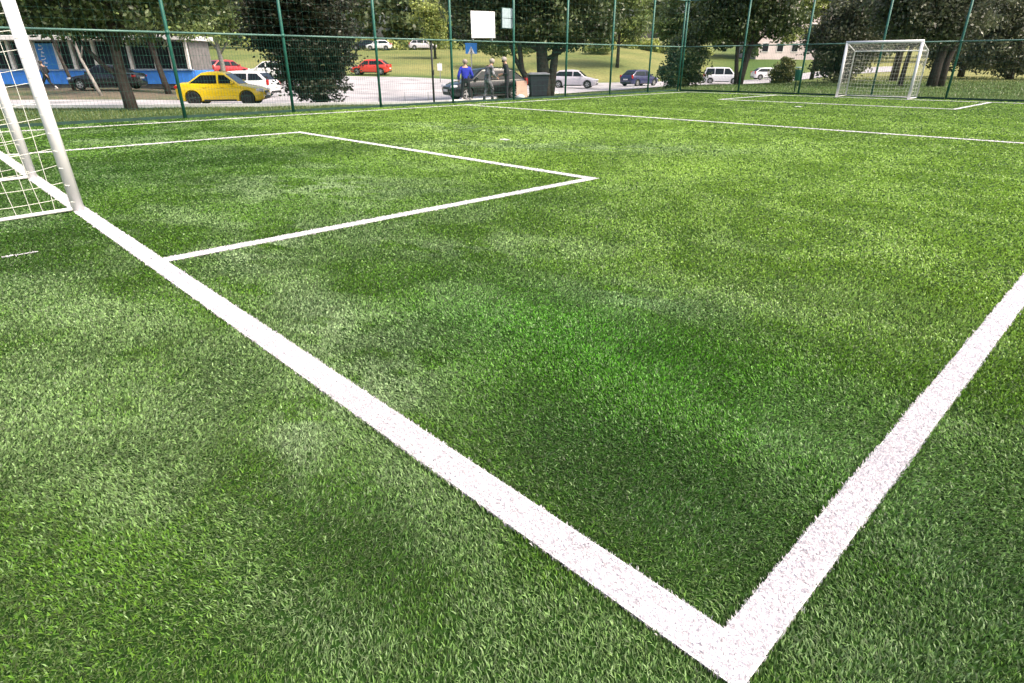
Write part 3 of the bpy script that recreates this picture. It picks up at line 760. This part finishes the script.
    # glass: thin slabs sitting 4 mm proud of the cabin
    def slab(name, pts, m, thick=.006):
        bmx = bmesh.new(); p = [Vector(q) for q in pts]; nn = (p[1] - p[0]).cross(p[-1] - p[0]).normalized()
        a = [bmx.verts.new(q + nn * .003) for q in p]; c = [bmx.verts.new(q + nn * (.003 + thick)) for q in p]
        bmx.faces.new(c); bmx.faces.new(a[::-1])
        for i in range(len(p)): bmx.faces.new((a[i], a[(i + 1) % len(p)], c[(i + 1) % len(p)], c[i]))
        return build(name, bmx, m, t)
    def roofz(f): return float(np.interp(f, [p[0] for p in prof], [p[1] for p in prof]))
    z1b, z1t = belt + .015, zr - .16
    def sidey(z): q = (z - (belt - .03)) / (zr - .05 - belt + .03); return b0 + (r0 - b0) * q
    def fl(z, which):  # pillar position at height z
        if which == 0: q = (z - zl[0]) / (zr - .05 - zl[0]); return cb[0] + (cb[1] - cb[0]) * q + .03
        q = (z - zl[1]) / (zr - .06 - zl[1]); return cb[3] + (cb[2] - cb[3]) * q - .035
    mid = [.50] if kind in ('sedan', 'hatch') else [.46, .70]
    cuts = [None] + mid + [None]
    if kind in ('sedan', 'hatch'): cuts = [None, .50, None]
    for s in (-1, 1):
        for i in range(len(cuts) - 1):
            f0b = fl(z1b, 0) if cuts[i] is None else cuts[i] + .012
            f0t = fl(z1t, 0) if cuts[i] is None else cuts[i] + .012
            f1b = fl(z1b, 1) if cuts[i + 1] is None else cuts[i + 1] - .012
            f1t = fl(z1t, 1) if cuts[i + 1] is None else cuts[i + 1] - .012
            pts = [(X(f0b), s * sidey(z1b), z1b), (X(f1b), s * sidey(z1b), z1b), (X(f1t), s * sidey(z1t), z1t), (X(f0t), s * sidey(z1t), z1t)]
            if s == 1: pts = pts[::-1]
            p = [Vector(q) for q in pts]
            nn = (p[1] - p[0]).cross(p[-1] - p[0])
            if nn.y * s < 0: pts = pts[::-1]
            slab('side_window', pts, M['glass'])
    def cross(f_a, z_a, y_a, f_b, z_b, y_b, u0, u1, name, sgn):
        A = Vector((X(f_a), y_a, z_a)); B = Vector((X(f_b), y_b, z_b))
        p = A.lerp(B, u0); q = A.lerp(B, u1)
        pts = [(p.x, -p.y * .9, p.z), (p.x, p.y * .9, p.z), (q.x, q.y * .88, q.z), (q.x, -q.y * .88, q.z)]
        P = [Vector(v) for v in pts]
        if ((P[1] - P[0]).cross(P[-1] - P[0])).x * sgn < 0: pts = pts[::-1]
        slab(name, pts, M['glass'])
    cross(cb[0], zl[0], b0, cb[1], zr - .05, r0, .14, .90, 'windscreen', 1)
    cross(cb[3], zl[1], b0 * .95, cb[2], zr - .06, r0 * .98, .16, .86, 'rear_window', -1)
    # wheels
    for x in wx:
        for s in (-1, 1):
            w_ = empty('wheel', (x, s * (Wc / 2 - .11), wr)); w_.parent = t
            if s < 0: w_.rotation_euler = (0, 0, math.pi)
            bmx = bmesh.new(); prof_t = [(.60, .075), (.64, .10), (.90, .105), (.98, .085), (1, .05), (1, -.05), (.98, -.085), (.9, -.10), (.6, -.10)]
            rg = []
            for i in range(28):
                a = 6.28318 * i / 28; rg.append([bmx.verts.new((math.cos(a) * q * wr, y, math.sin(a) * q * wr)) for q, y in prof_t])
            for i in range(28):
                for j in range(len(prof_t) - 1): bmx.faces.new((rg[i][j], rg[(i + 1) % 28][j], rg[(i + 1) % 28][j + 1], rg[i][j + 1]))
            build('tyre', bmx, M['tyre'], w_, R(40))
            bmx = bmesh.new()
            g = bmesh.ops.create_cone(bmx, cap_ends=True, segments=28, radius1=wr * .63, radius2=wr * .63, depth=.03)
            bmesh.ops.transform(bmx, matrix=Matrix.Translation((0, .035, 0)) @ Matrix.Rotation(math.pi / 2, 4, 'X'), verts=g['verts'])
            for f in bmx.faces: f.material_index = 1
            for i in range(5):
                a = 6.28318 * i / 5
                box(bmx, (math.cos(a) * wr * .34, .065, math.sin(a) * wr * .34), (wr * .56, .03, .055), Matrix.Rotation(-a, 3, 'Y'), .006)
            g = bmesh.ops.create_cone(bmx, cap_ends=True, segments=16, radius1=.06, radius2=.05, depth=.04)
            bmesh.ops.transform(bmx, matrix=Matrix.Translation((0, .072, 0)) @ Matrix.Rotation(-math.pi / 2, 4, 'X'), verts=g['verts'])
            rg2 = []
            for i in range(28):
                a = 6.28318 * i / 28; rg2.append([bmx.verts.new((math.cos(a) * q * wr, y, math.sin(a) * q * wr)) for q, y in ((.64, .06), (.63, .085), (.56, .085), (.55, .05))])
            for i in range(28):
                for j in range(3): bmx.faces.new((rg2[i][j], rg2[(i + 1) % 28][j], rg2[(i + 1) % 28][j + 1], rg2[i][j + 1]))
            build('rim', bmx, [M[rims], M['dkrim']], w_, R(35))
    # lamps, plates, trim
    zf = lowf(.02)
    for s in (-1, 1):
        bmx = bmesh.new(); box(bmx, (X(.045), s * Wc * .365, zf - .02), (.34, .30, .13), Matrix.Rotation(-s * .42, 3, 'Z'), .045); build('headlight', bmx, M['lamp'], t, R(40))
        bmx = bmesh.new()
        if kind == 'sedan': box(bmx, (X(.965), s * Wc * .40, lowf(.97) - .14), (.24, .20, .13), Matrix.Rotation(s * .22, 3, 'Z'), .03)
        else: box(bmx, (X(.972), s * Wc * .415, lowf(.97) - .10), (.16, .16, .30), Matrix.Rotation(s * .3, 3, 'Z'), .03)
        build('taillight', bmx, M['red'], t, R(40))
        bmx = bmesh.new(); box(bmx, (X(cb[0] + .085), s * (Wc / 2 + .06), belt + .07), (.11, .19, .12), None, .03); build('wing_mirror', bmx, paint, t, R(40))
        bmx = bmesh.new(); box(bmx, (0.03, s * (Wc / 2 - .005), .24), (Lc * .37, .03, .07), None, .01); build('sill', bmx, M['trim'], t)
        for f in ((.44, .64) if kind != 'hatch' else (.46, .66)):
            bmx = bmesh.new(); box(bmx, (X(f), s * (Wc / 2 + .002), belt - .14), (.17, .03, .03), None, .01); build('door_handle', bmx, paint, t)
    bmx = bmesh.new(); box(bmx, (X(.004), 0, zf - .10), (.06, Wc * .42, .10), None, .02)
    box(bmx, (X(.002), 0, .34), (.07, Wc * .55, .14), None, .03); build('grille', bmx, M['trim'], t)
    bmx = bmesh.new(); box(bmx, (X(.0) + .045, 0, .47), (.02, .52, .11), None, .004); build('number_plate', bmx, M['plate'], t)
    bmx = bmesh.new(); box(bmx, (X(1) - .012, 0, .62 if kind != 'sedan' else .70), (.04, .52, .11), None, .004); build('number_plate', bmx, M['plate'], t)
    bmx = bmesh.new(); box(bmx, (X(.99), 0, .33), (.1, Wc * .72, .14), None, .03); build('rear_bumper', bmx, M['trim'], t)
    return t
def paint(name, c, rough=.25): return mat(name, c, rough, .04, 2, spec=.5, coat=.5)
YEL, WHT, BLK, RED = paint('yellow_paint', (.82, .60, .02)), paint('white_car_paint', (.74, .74, .76)), paint('black_car_paint', (.010, .010, .013)), paint('red_car_paint', (.62, .05, .03))
SIL, BLU, RED2 = paint('silver_paint', (.58, .55, .60), .3), paint('dark_blue_paint', (.025, .025, .09)), paint('dark_red_paint', (.42, .03, .035))
def park(kind, pnt, a, t, dev, label, rims='rim', **k):
    p = place(a, t); p.z += .045
    return car(kind, pnt, p, ANG_R + R(dev), label, rims, **k)
park('sedan', YEL, 219.5, 30.9, 7, 'bright yellow saloon taxi on the street in front of the kiosk', 'dkrim', ln=.87)
park('wagon', WHT, 237, 40.5, 174, 'white estate car parked directly behind the yellow taxi')
park('sedan', BLK, 104.5, 42.0, 183, 'black saloon parked by the kiosk behind the leaning tree trunk', ln=.95)
park('hatch', RED2, 226, 63, 60, 'dark red car parked far behind the white estate, left of the evergreen')
park('wagon', WHT, 270, 60, 185, 'white car far behind, partly hidden by the left side of the evergreen')
park('hatch', RED, 371, 70, 176, 'bright red car parked below the dry grass slope')
park('hatch', BLK, 485, 33.0, 205, 'black car standing right behind the people at the fence')
park('hatch', SIL, 575, 58, -14, 'silver hatchback parked right of the broad tree trunk')
park('hatch', BLU, 641, 65, 40, 'dark blue hatchback seen from its rear left corner')
park('van', WHT, 724, 80, -14, 'white van behind the dark bush and the shade tree trunk')
park('hatch', WHT, 381, 109.5, 180, 'tiny white car on the hilltop above the red car')
park('hatch', BLK, 367, 110.5, 175, 'tiny dark car on the hilltop, left of the tiny white one')
park('wagon', SIL, 424, 111, 10, 'tiny grey car on the hilltop left of the olive tree')
park('hatch', WHT, 770, 88, 0, 'white car far beyond the lawn, right of the shade tree', )

# ------------------------------------------------------------------ kiosk
kp = place(-60, 46.0); kp.z = gz(*spot(100, 45)) - .05
K = empty('kiosk_building', spot(192, 46.2) + (kp.z,), ANG_R, 'long low blue kiosk with white columns and dark windows behind the leaning tree', 'kiosk')
LEN = 19.0   # runs to the left from its right end; local -x
bm = bmesh.new(); box(bm, (-LEN / 2, 1.6, 1.5), (LEN, 3.0, 3.0)); build('wall', bm, M['plinth'], K)
bm = bmesh.new(); box(bm, (-LEN / 2, .02, .72), (LEN, .12, .86), None, .01)
for i in range(0, 12): box(bm, (-.8 - i * 1.5, -.043, .72), (.02, .02, .84))
box(bm, (.02, 1.62, .72), (.12, 3.0, .86), None, .01)
build('blue_panel', bm, M['blue'], K)
bm = bmesh.new(); box(bm, (-LEN / 2, -.03, 1.19), (LEN + .1, .2, .06), None, .01); build('sill', bm, mat('pale_blue_sill', (.35, .5, .75), .5), K)
bm = bmesh.new(); box(bm, (-LEN / 2, 1.2, 3.18), (LEN + .6, 4.4, .30), None, .03); build('roof', bm, M['cream'], K)
for i, x in enumerate([-.15, -1.25, -2.4, -4.1, -5.2, -6.5, -8.0, -9.0, -10.6, -12.3, -13.9, -15.5, -17.2, -18.8]):
    bm = bmesh.new(); box(bm, (x, -.08, 2.13), (.17, .20, 1.80), None, .015); build('column', bm, M['cream'], K)
xs = [-.15, -1.25, -2.4, -4.1, -5.2, -6.5, -8.0, -9.0, -10.6, -12.3, -13.9, -15.5, -17.2, -18.8]
for i in range(len(xs) - 1):
    x0, x1 = xs[i + 1] + .1, xs[i] - .1
    f = bmesh.new()
    for xx in (x0 + .03, x1 - .03): box(f, (xx, .04, 2.12), (.05, .06, 1.78))
    for zz in (1.25, 2.99): box(f, ((x0 + x1) / 2, .04, zz), (x1 - x0 - .12, .06, .05))
    fr = build('window', f, M['steel'], K)
    g = bmesh.new(); box(g, ((x0 + x1) / 2, .06, 2.12), (x1 - x0 - .11, .02, 1.68)); build('pane', g, M['kwin'], fr)
# blue poster with a column of white lettering in one bay
bm = bmesh.new(); box(bm, (-9.8, -.10, 2.05), (1.35, .03, 1.62), None, .004)
po = build('poster', bm, M['signb'], K)
bm = bmesh.new()
for k, z in enumerate(np.linspace(1.42, 2.7, 7)):
    box(bm, (-10.06 + .05 * math.sin(k * 2.1), -.121, z), (.22 + .06 * (k % 2), .012, .05)); box(bm, (-10.12 + .09 * (k % 3), -.121, z + .07), (.05, .012, .09))
build('lettering', bm, M['signw'], po)
bm = bmesh.new(); box(bm, (-9.16, -.10, 2.05), (.06, .04, 1.62)); box(bm, (-10.45, -.10, 2.05), (.06, .04, 1.62)); build('poster_frame', bm, M['cream'], po)

# pale building glimpsed far right of the shade tree
B = empty('apartment_building', place(800, 122), ANG_R + R(6), 'pale pink building glimpsed beyond the trees, between shade tree and far goal', 'building')
bm = bmesh.new(); box(bm, (0, 4, 7), (17, 8, 15)); build('wall', bm, mat('pale_pink_render', (.66, .56, .56), .85, .1, .6), B)
bm = bmesh.new(); box(bm, (0, 4, 14.7), (17.6, 8.6, .35)); build('roof', bm, M['plinth'], B)
for i in range(6):
    for j in range(4):
        bm = bmesh.new(); x, z = -7 + i * 2.8, 2.0 + j * 3.1
        for sx in (-.62, .62): box(bm, (x + sx, -.02, z), (.1, .1, 1.5))
        for sz in (-.7, .7): box(bm, (x, -.02, z + sz), (1.14, .1, .1))
        fr = build('window', bm, M['cream'], B); g = bmesh.new(); box(g, (x, .0, z), (1.14, .06, 1.3)); build('pane', g, M['kwin'], fr)

# ------------------------------------------------------------------ signs, bins, barriers
def at_fence(a, dz):   # point on the street fence
    q = (a - 512) / KH; dx, dy = FW.x + RT.x * q, FW.y + RT.y * q
    t = (FX - CX) / dx; return Vector((FX, CY + t * dy, dz))
p = at_fence(483, 0)
nb = empty('notice_board', (FX + .07, p.y, 2.52), R(90), 'blank white square board fixed on the fence above the people', 'board')
bm = bmesh.new(); box(bm, (0, 0, 0), (1.12, .025, .84), Matrix.Rotation(R(-1.2), 3, 'Y'), .004); build('panel', bm, M['signw'], nb)
bm = bmesh.new()
for x in (-.45, .45): box(bm, (x, .05, -.36), (.05, .06, .26), None, .004)
build('bracket', bm, M['steel'], nb)
p = at_fence(510, 0)
sb = empty('sign_panel', (FX - .09, p.y - .02, 2.78), R(90), 'pale grey two row panel hung on a fence post, right of the white board', 'panel')
bm = bmesh.new(); box(bm, (0, 0, .165), (.52, .03, .31), None, .004); box(bm, (0, 0, -.165), (.52, .03, .31), None, .004); build('face', bm, M['signg'], sb)
bm = bmesh.new(); box(bm, (0, .03, 0), (.56, .03, .70), None, .004); build('back_plate', bm, M['dkgreen'], sb)

p = place(472, 33)
rs_ = empty('road_sign', p, ANG_R + R(4), 'blue crossing sign with a white triangle on a pole, below the white board', 'road sign')
bm = bmesh.new(); tube(bm, [(0, .04, -.1), (0, .04, 2.65)], .03, 8); build('pole', bm, M['steel'], rs_)
bm = bmesh.new(); box(bm, (0, 0, 2.38), (.56, .02, .42), None, .004); box(bm, (0, .0, 2.62), (.60, .025, .05)); pl = build('plate', bm, M['signb'], rs_)
bm = bmesh.new()
v = [bm.verts.new(q) for q in ((-.17, -.016, 2.18), (.17, -.016, 2.18), (0, -.016, 2.50))]; bm.faces.new(v); r_ = bmesh.ops.extrude_face_region(bm, geom=bm.faces[:])
bmesh.ops.translate(bm, vec=(0, -.006, 0), verts=[q for q in r_['geom'] if isinstance(q, bmesh.types.BMVert)])
build('triangle', bm, M['signw'], pl)
bm = bmesh.new(); tube(bm, [(0, -.028, 2.40), (.0, -.028, 2.43)], .03, 8); tube(bm, [(0, -.028, 2.38), (0, -.028, 2.30), (-.05, -.028, 2.20)], .016, 6); tube(bm, [(0, -.028, 2.30), (.05, -.028, 2.20)], .014, 6)
build('pictogram', bm, M['trim'], pl)

p = place(440, 60)
s2 = empty('parking_sign', p, ANG_R, 'small white sign on a short pole at the foot of the dry slope', 'sign')
bm = bmesh.new(); tube(bm, [(0, .03, -.1), (0, .03, 1.7)], .03, 8); build('pole', bm, M['steel'], s2)
bm = bmesh.new(); box(bm, (0, 0, 1.3), (.42, .02, .58), None, .004); build('plate', bm, M['signw'], s2)

bp = None
for a, lab in ((376, 'inverted T parking barrier beside a fence post, nearest the evergreen'), (403, 'inverted T parking barrier in the middle of the pale car park'), (427, 'inverted T parking barrier beside the slim black gate post')):
    if bp is None:
        bp = empty('parking_barrier', place(a, 32.5) + Vector((0, 0, .04)), ANG_R, lab, 'barrier', 'parking barriers on the car park')
        bm = bmesh.new(); box(bm, (0, 0, .035), (.68, .16, .07), None, .015); build('base_bar', bm, M['plinth'], bp)
        bm = bmesh.new(); tube(bm, [(0, 0, .05), (0, 0, .52)], .022, 8); build('upright', bm, M['steel'], bp)
    else:
        q = copy_tree(bp); q.location = place(a, 32.5) + Vector((0, 0, .04)); q['label'] = lab

wb_ = empty('waste_bin', place(539, 31.6), ANG_R + R(5), 'dark blue grey wheeled waste bin before the broad tree', 'bin')
bm = bmesh.new(); secs = []
for z, sx, sy in ((.10, .36, .33), (.15, .38, .35), (1.0, .46, .42), (1.04, .48, .44)):
    secs.append([(-sx, -sy, z), (sx, -sy, z), (sx, sy, z), (-sx, sy, z)])
loft(bm, secs); bmesh.ops.bevel(bm, geom=[e for e in bm.edges if abs(e.verts[0].co.z - e.verts[1].co.z) > .02], offset=.03, segments=2, affect='EDGES'); build('body', bm, M['bin'], wb_)
bm = bmesh.new(); box(bm, (0, 0, 1.085), (1.0, .92, .07), None, .02); box(bm, (0, .05, 1.135), (.8, .6, .04), None, .015); build('lid', bm, mat('grey_lid', (.20, .21, .24), .5), wb_)
for s in (-1, 1):
    bm = bmesh.new(); tube(bm, [(s * .34, .3, .09), (s * .40, .3, .09)], .09, 14); build('wheel', bm, M['tyre'], wb_)
tt = empty('cardboard_sheet', place(522.5, 31.2), ANG_R + R(8), 'pinkish tan board leaning upright beside the dark waste bin', 'board')
bm = bmesh.new(); box(bm, (0, 0, .40), (.52, .03, .84), Matrix.Rotation(R(-8), 3, 'X'), .006); build('sheet', bm, M['board'], tt)
bm = bmesh.new(); box(bm, (.0, .14, .36), (.06, .04, .70), Matrix.Rotation(R(12), 3, 'X')); build('prop', bm, M['bark'], tt)
bm = bmesh.new(); bmesh.ops.create_icosphere(bm, subdivisions=3, radius=.16)
for q in bm.verts: q.co = Vector((q.co.x * 1.5, q.co.y, q.co.z * .8 + .10)) + Vector((random.uniform(-.012, .012), random.uniform(-.012, .012), random.uniform(-.012, .012)))
tag(build('rubbish_bag', bm, M['signw'], None, 4), 'small white bag lying on the ground before the tan board', 'bag').location = place(521, 30.2)

lb = empty('litter_bin', place(801, 31), ANG_R, 'small green litter bin on a post just behind the lawn side fence', 'bin')
bm = bmesh.new(); tube(bm, [(0, .12, -.1), (0, .12, 1.05)], .03, 8); build('post', bm, M['dkgreen'], lb)
bm = bmesh.new(); tube(bm, [(0, 0, .52), (0, 0, .55), (0, 0, .96), (0, 0, .99)], [.12, .14, .16, .165], 16); build('basket', bm, M['green'], lb)
bm = bmesh.new(); tube(bm, [(0, .0, 1.06), (0, .0, 1.10)], [.19, .17], 16); build('lid', bm, M['signg'], lb)

# ------------------------------------------------------------------ people
def person(loc, rz, pose, cl, label, hair=(.04, .03, .025), pattern=None):
    """pose: dict of joint positions in local metres, +y is where the person faces"""
    t = empty('person', loc, rz, label, 'person')
    J = dict(pose)
    V, E, Rd = [], [], []
    idx = {}
    def add(n, p, r, par=None):
        idx[n] = len(V); V.append(Vector(p)); Rd.append(r)
        if par is not None: E.append((idx[par], idx[n]))
    pel = Vector(J['pelvis']); add('pelvis', pel, (.155, .115))
    add('waist', pel.lerp(Vector(J['chest']), .45), (.145, .105), 'pelvis')
    add('chest', J['chest'], (.175, .12), 'waist')
    add('neck', J['neck'], (.062, .062), 'chest')
    hd = Vector(J['head']); nk = Vector(J['neck']); up = (hd - nk).normalized()
    add('jaw', nk.lerp(hd, .55), (.072, .080), 'neck'); add('head', hd, (.082, .098), 'jaw'); add('crown', hd + up * .085, (.062, .072), 'head')
    fwd = Vector(J.get('look', (0, 1, 0))).normalized()
    for s, k in ((-1, 'l'), (1, 'r')):
        sh = Vector(J['chest']) + Vector((s * .19, 0, .07)); add('sh' + k, sh, (.068, .068), 'chest')
        el = Vector(J['elbow_' + k]); wr_ = Vector(J['wrist_' + k])
        add('ua' + k, sh.lerp(el, .5), (.052, .052), 'sh' + k); add('el' + k, el, (.043, .043), 'ua' + k)
        add('fa' + k, el.lerp(wr_, .45), (.041, .041), 'el' + k); add('wr' + k, wr_, (.028, .030), 'fa' + k)
        d = (wr_ - el).normalized(); side = d.cross(Vector((0, 1, 0.2))).normalized(); 
        palm = wr_ + d * .075; add('pa' + k, palm, (.036, .022), 'wr' + k)
        nrm = side.cross(d).normalized()
        for f in range(4):
            o = side * (.030 - .020 * f); ln = (.072, .082, .076, .060)[f]
            add('f%d' % f + k, palm + o + d * .035, (.0095, .0095), 'pa' + k); add('g%d' % f + k, palm + o + d * (.035 + ln * .5) + nrm * .008, (.009, .009), 'f%d' % f + k); add('h%d' % f + k, palm + o + d * (.03 + ln * .92) + nrm * .026, (.007, .007), 'g%d' % f + k)
        add('th' + k, wr_ + d * .04 + side * .036, (.011, .011), 'wr' + k); add('ti' + k, wr_ + d * .085 + side * .058 + nrm * .012, (.009, .009), 'th' + k)
        hp = pel + Vector((s * .10, 0, -.05)); add('hp' + k, hp, (.098, .10), 'pelvis')
        kn = Vector(J['knee_' + k]); an = Vector(J['ankle_' + k])
        add('tm' + k, hp.lerp(kn, .5), (.082, .084), 'hp' + k); add('kn' + k, kn, (.058, .060), 'tm' + k)
        add('ca' + k, kn.lerp(an, .35), (.056, .060), 'kn' + k); add('an' + k, an, (.040, .042), 'ca' + k)
        td = Vector(J.get('toe', (0, 1, 0))); td.z = 0; td.normalize()
        add('he' + k, an - td * .04 + Vector((0, 0, -.045)), (.036, .034), 'an' + k); add('ba' + k, an + td * .12 + Vector((0, 0, -.058)), (.042, .026), 'an' + k); add('to' + k, an + td * .19 + Vector((0, 0, -.062)), (.034, .02), 'ba' + k)
    me = bpy.data.meshes.new('body'); me.from_pydata([tuple(v) for v in V], E, [])
    ob = bpy.data.objects.new('tmp', me); COL.objects.link(ob)
    sk = ob.modifiers.new('s', 'SKIN'); sk.use_smooth_shade = True
    for i, sv_ in enumerate(me.skin_vertices[0].data): sv_.radius = Rd[i]; sv_.use_root = (i == 0)
    ob.modifiers.new('u', 'SUBSURF').levels = 1
    dg = bpy.context.evaluated_depsgraph_get(); m2 = bpy.data.meshes.new_from_object(ob.evaluated_get(dg)); bpy.data.objects.remove(ob)
    names = list(idx); VV = np.array([tuple(v) for v in V])
    zone = {}
    for n in names:
        zone[n] = 'skin'
        if n in ('pelvis',) or n[:2] in ('hp', 'tm', 'kn', 'ca'): zone[n] = 'trousers'
        if n in ('waist', 'chest') or n[:2] in ('sh', 'ua', 'el', 'fa'): zone[n] = 'top'
        if n[:2] in ('an', 'he', 'ba', 'to'): zone[n] = 'shoe'
    fz = []
    for p in m2.polygons:
        d = np.linalg.norm(VV - np.array(p.center), axis=1); fz.append(zone[names[int(d.argmin())]])
    bmb = bmesh.new(); bmb.from_mesh(m2)
    # nose, brow and ears are raised out of the head
    for v in bmb.verts:
        q = v.co - hd; f = q.dot(fwd); sd_ = abs(q.dot(fwd.cross(up))); h_ = q.dot(up)
        if f > .06 and sd_ < .018 and -.05 < h_ < .02: v.co += fwd * .022
    def cloth(name, z, off, m):
        b2 = bmb.copy(); b2.faces.ensure_lookup_table()
        bmesh.ops.delete(b2, geom=[f for i, f in enumerate(b2.faces) if fz[i] != z], context='FACES')
        b2.normal_update()
        for v in b2.verts: v.co += v.normal * (off + .004 * math.sin(v.co.z * 60 + v.co.x * 25))
        build(name, b2, m, t, 4)
    cloth('jacket', 'top', .022, cl[0]); cloth('trousers', 'trousers', .012, cl[1]); cloth('shoes', 'shoe', .008, cl[2])
    mb_ = bpy.data.meshes.new('body'); bmb.to_mesh(mb_); bmb.free(); bpy.data.meshes.remove(m2)
    link('body', mb_, M['skin'], t, 4)
    bmx = bmesh.new()
    for s in (-1, 1):
        g = bmesh.ops.create_icosphere(bmx, subdivisions=2, radius=.012); bmesh.ops.translate(bmx, vec=hd + fwd * .085 + fwd.cross(up) * s * .032 + up * .01, verts=g['verts'])
    build('eyes', bmx, M['trim'], t)
    bmx = bmesh.new(); bmesh.ops.create_icosphere(bmx, subdivisions=3, radius=.115)
    Mx = Matrix.Translation(hd + up * .035 - fwd * .016)
    for v in bmx.verts: v.co.y *= 1.08
    bmesh.ops.transform(bmx, matrix=Mx, verts=bmx.verts)
    bmesh.ops.delete(bmx, geom=[v for v in bmx.verts if (v.co - hd).dot(fwd) > .045 and (v.co - hd).dot(up) < .075 or (v.co - hd).dot(up) < -.055], context='VERTS')
    build('hair', bmx, mat('hair', hair, .8, .25, 30), t, 4)
    return t
STAND = dict(pelvis=(0, 0, .94), chest=(0, .01, 1.33), neck=(0, .02, 1.50), head=(0, .045, 1.64),
             elbow_l=(-.29, -.03, 1.12), elbow_r=(.29, -.03, 1.12), wrist_l=(-.27, .1, .90), wrist_r=(.27, .1, .90),
             knee_l=(-.12, .03, .51), knee_r=(.12, .03, .51), ankle_l=(-.14, 0, .09), ankle_r=(.14, 0, .09))
cloth_b = lambda n, c: mat(n, c, .85, .12, 12, bump=.2)
NAVY, ROYAL, GREYC, SHOE = cloth_b('dark_cloth', (.022, .022, .030)), cloth_b('royal_blue_cloth', (.02, .03, .42)), cloth_b('grey_cloth', (.12, .12, .14)), cloth_b('pale_shoe', (.55, .52, .52))
def camo():
    m = mat('camouflage_cloth', (.5, .5, .5), .85); N, Lk = m.node_tree.nodes, m.node_tree.links
    n = N['Noise Texture']; n.inputs['Scale'].default_value = 7; n.inputs['Detail'].default_value = 1.5
    r = N['Color Ramp']; r.color_ramp.interpolation = 'CONSTANT'
    r.color_ramp.elements[0].position = 0; r.color_ramp.elements[0].color = (.03, .03, .035, 1)
    r.color_ramp.elements[1].position = .62; r.color_ramp.elements[1].color = (.34, .34, .37, 1)
    e = r.color_ramp.elements.new(.43); e.color = (.16, .16, .18, 1)
    return m
CAMO = camo()
person(place(465.5, 29.3) , ANG_R + R(8), {**STAND, 'elbow_l': (-.31, -.06, 1.12), 'wrist_l': (-.30, .12, .93), 'elbow_r': (.31, -.02, 1.1), 'wrist_r': (.24, .2, 1.0), 'ankle_l': (-.19, 0, .09), 'ankle_r': (.19, .02, .09), 'knee_l': (-.15, .04, .51), 'knee_r': (.16, .05, .51)},
       (ROYAL, NAVY, SHOE), 'person in a royal blue jacket and dark trousers, back turned, by the black car', (.30, .25, .22))
person(place(487.5, 28.8), ANG_R + R(-55), {**STAND, 'chest': (0, .12, 1.31), 'neck': (0, .2, 1.46), 'head': (0, .26, 1.59), 'look': (0, .85, -.5), 'elbow_l': (-.28, .14, 1.08), 'wrist_l': (-.2, .36, 1.02), 'elbow_r': (.28, .14, 1.08), 'wrist_r': (.16, .38, .98), 'ankle_l': (-.13, -.12, .09), 'ankle_r': (.13, .16, .09), 'knee_r': (.13, .18, .51)},
       (CAMO, CAMO, NAVY), 'person in black and white patterned clothes, middle one of three at the fence', (.38, .34, .30))
person(place(507.5, 29.2), ANG_R + R(95), {**STAND, 'chest': (0, .04, 1.33), 'neck': (0, .07, 1.5), 'head': (0, .13, 1.63), 'look': (0, .8, -.45), 'elbow_l': (-.27, .02, 1.1), 'wrist_l': (-.16, .22, 1.08), 'elbow_r': (.27, .02, 1.1), 'wrist_r': (.12, .24, 1.04)},
       (NAVY, NAVY, NAVY), 'person in dark clothes with pale hair beside the green fence post, facing left', (.36, .32, .30))
person(place(43, 41.5), ANG_R + R(90), {**STAND, 'pelvis': (0, 0, .90), 'chest': (0, .05, 1.29), 'neck': (0, .08, 1.46), 'head': (0, .12, 1.60), 'knee_l': (-.1, .22, .5), 'ankle_l': (-.1, .30, .09), 'knee_r': (.1, -.05, .47), 'ankle_r': (.1, -.42, .16), 'wrist_l': (-.24, -.16, .92), 'wrist_r': (.24, .22, .95)},
       (NAVY, NAVY, SHOE), 'pedestrian in dark clothes striding past the kiosk behind the near goal post', (.05, .04, .035))
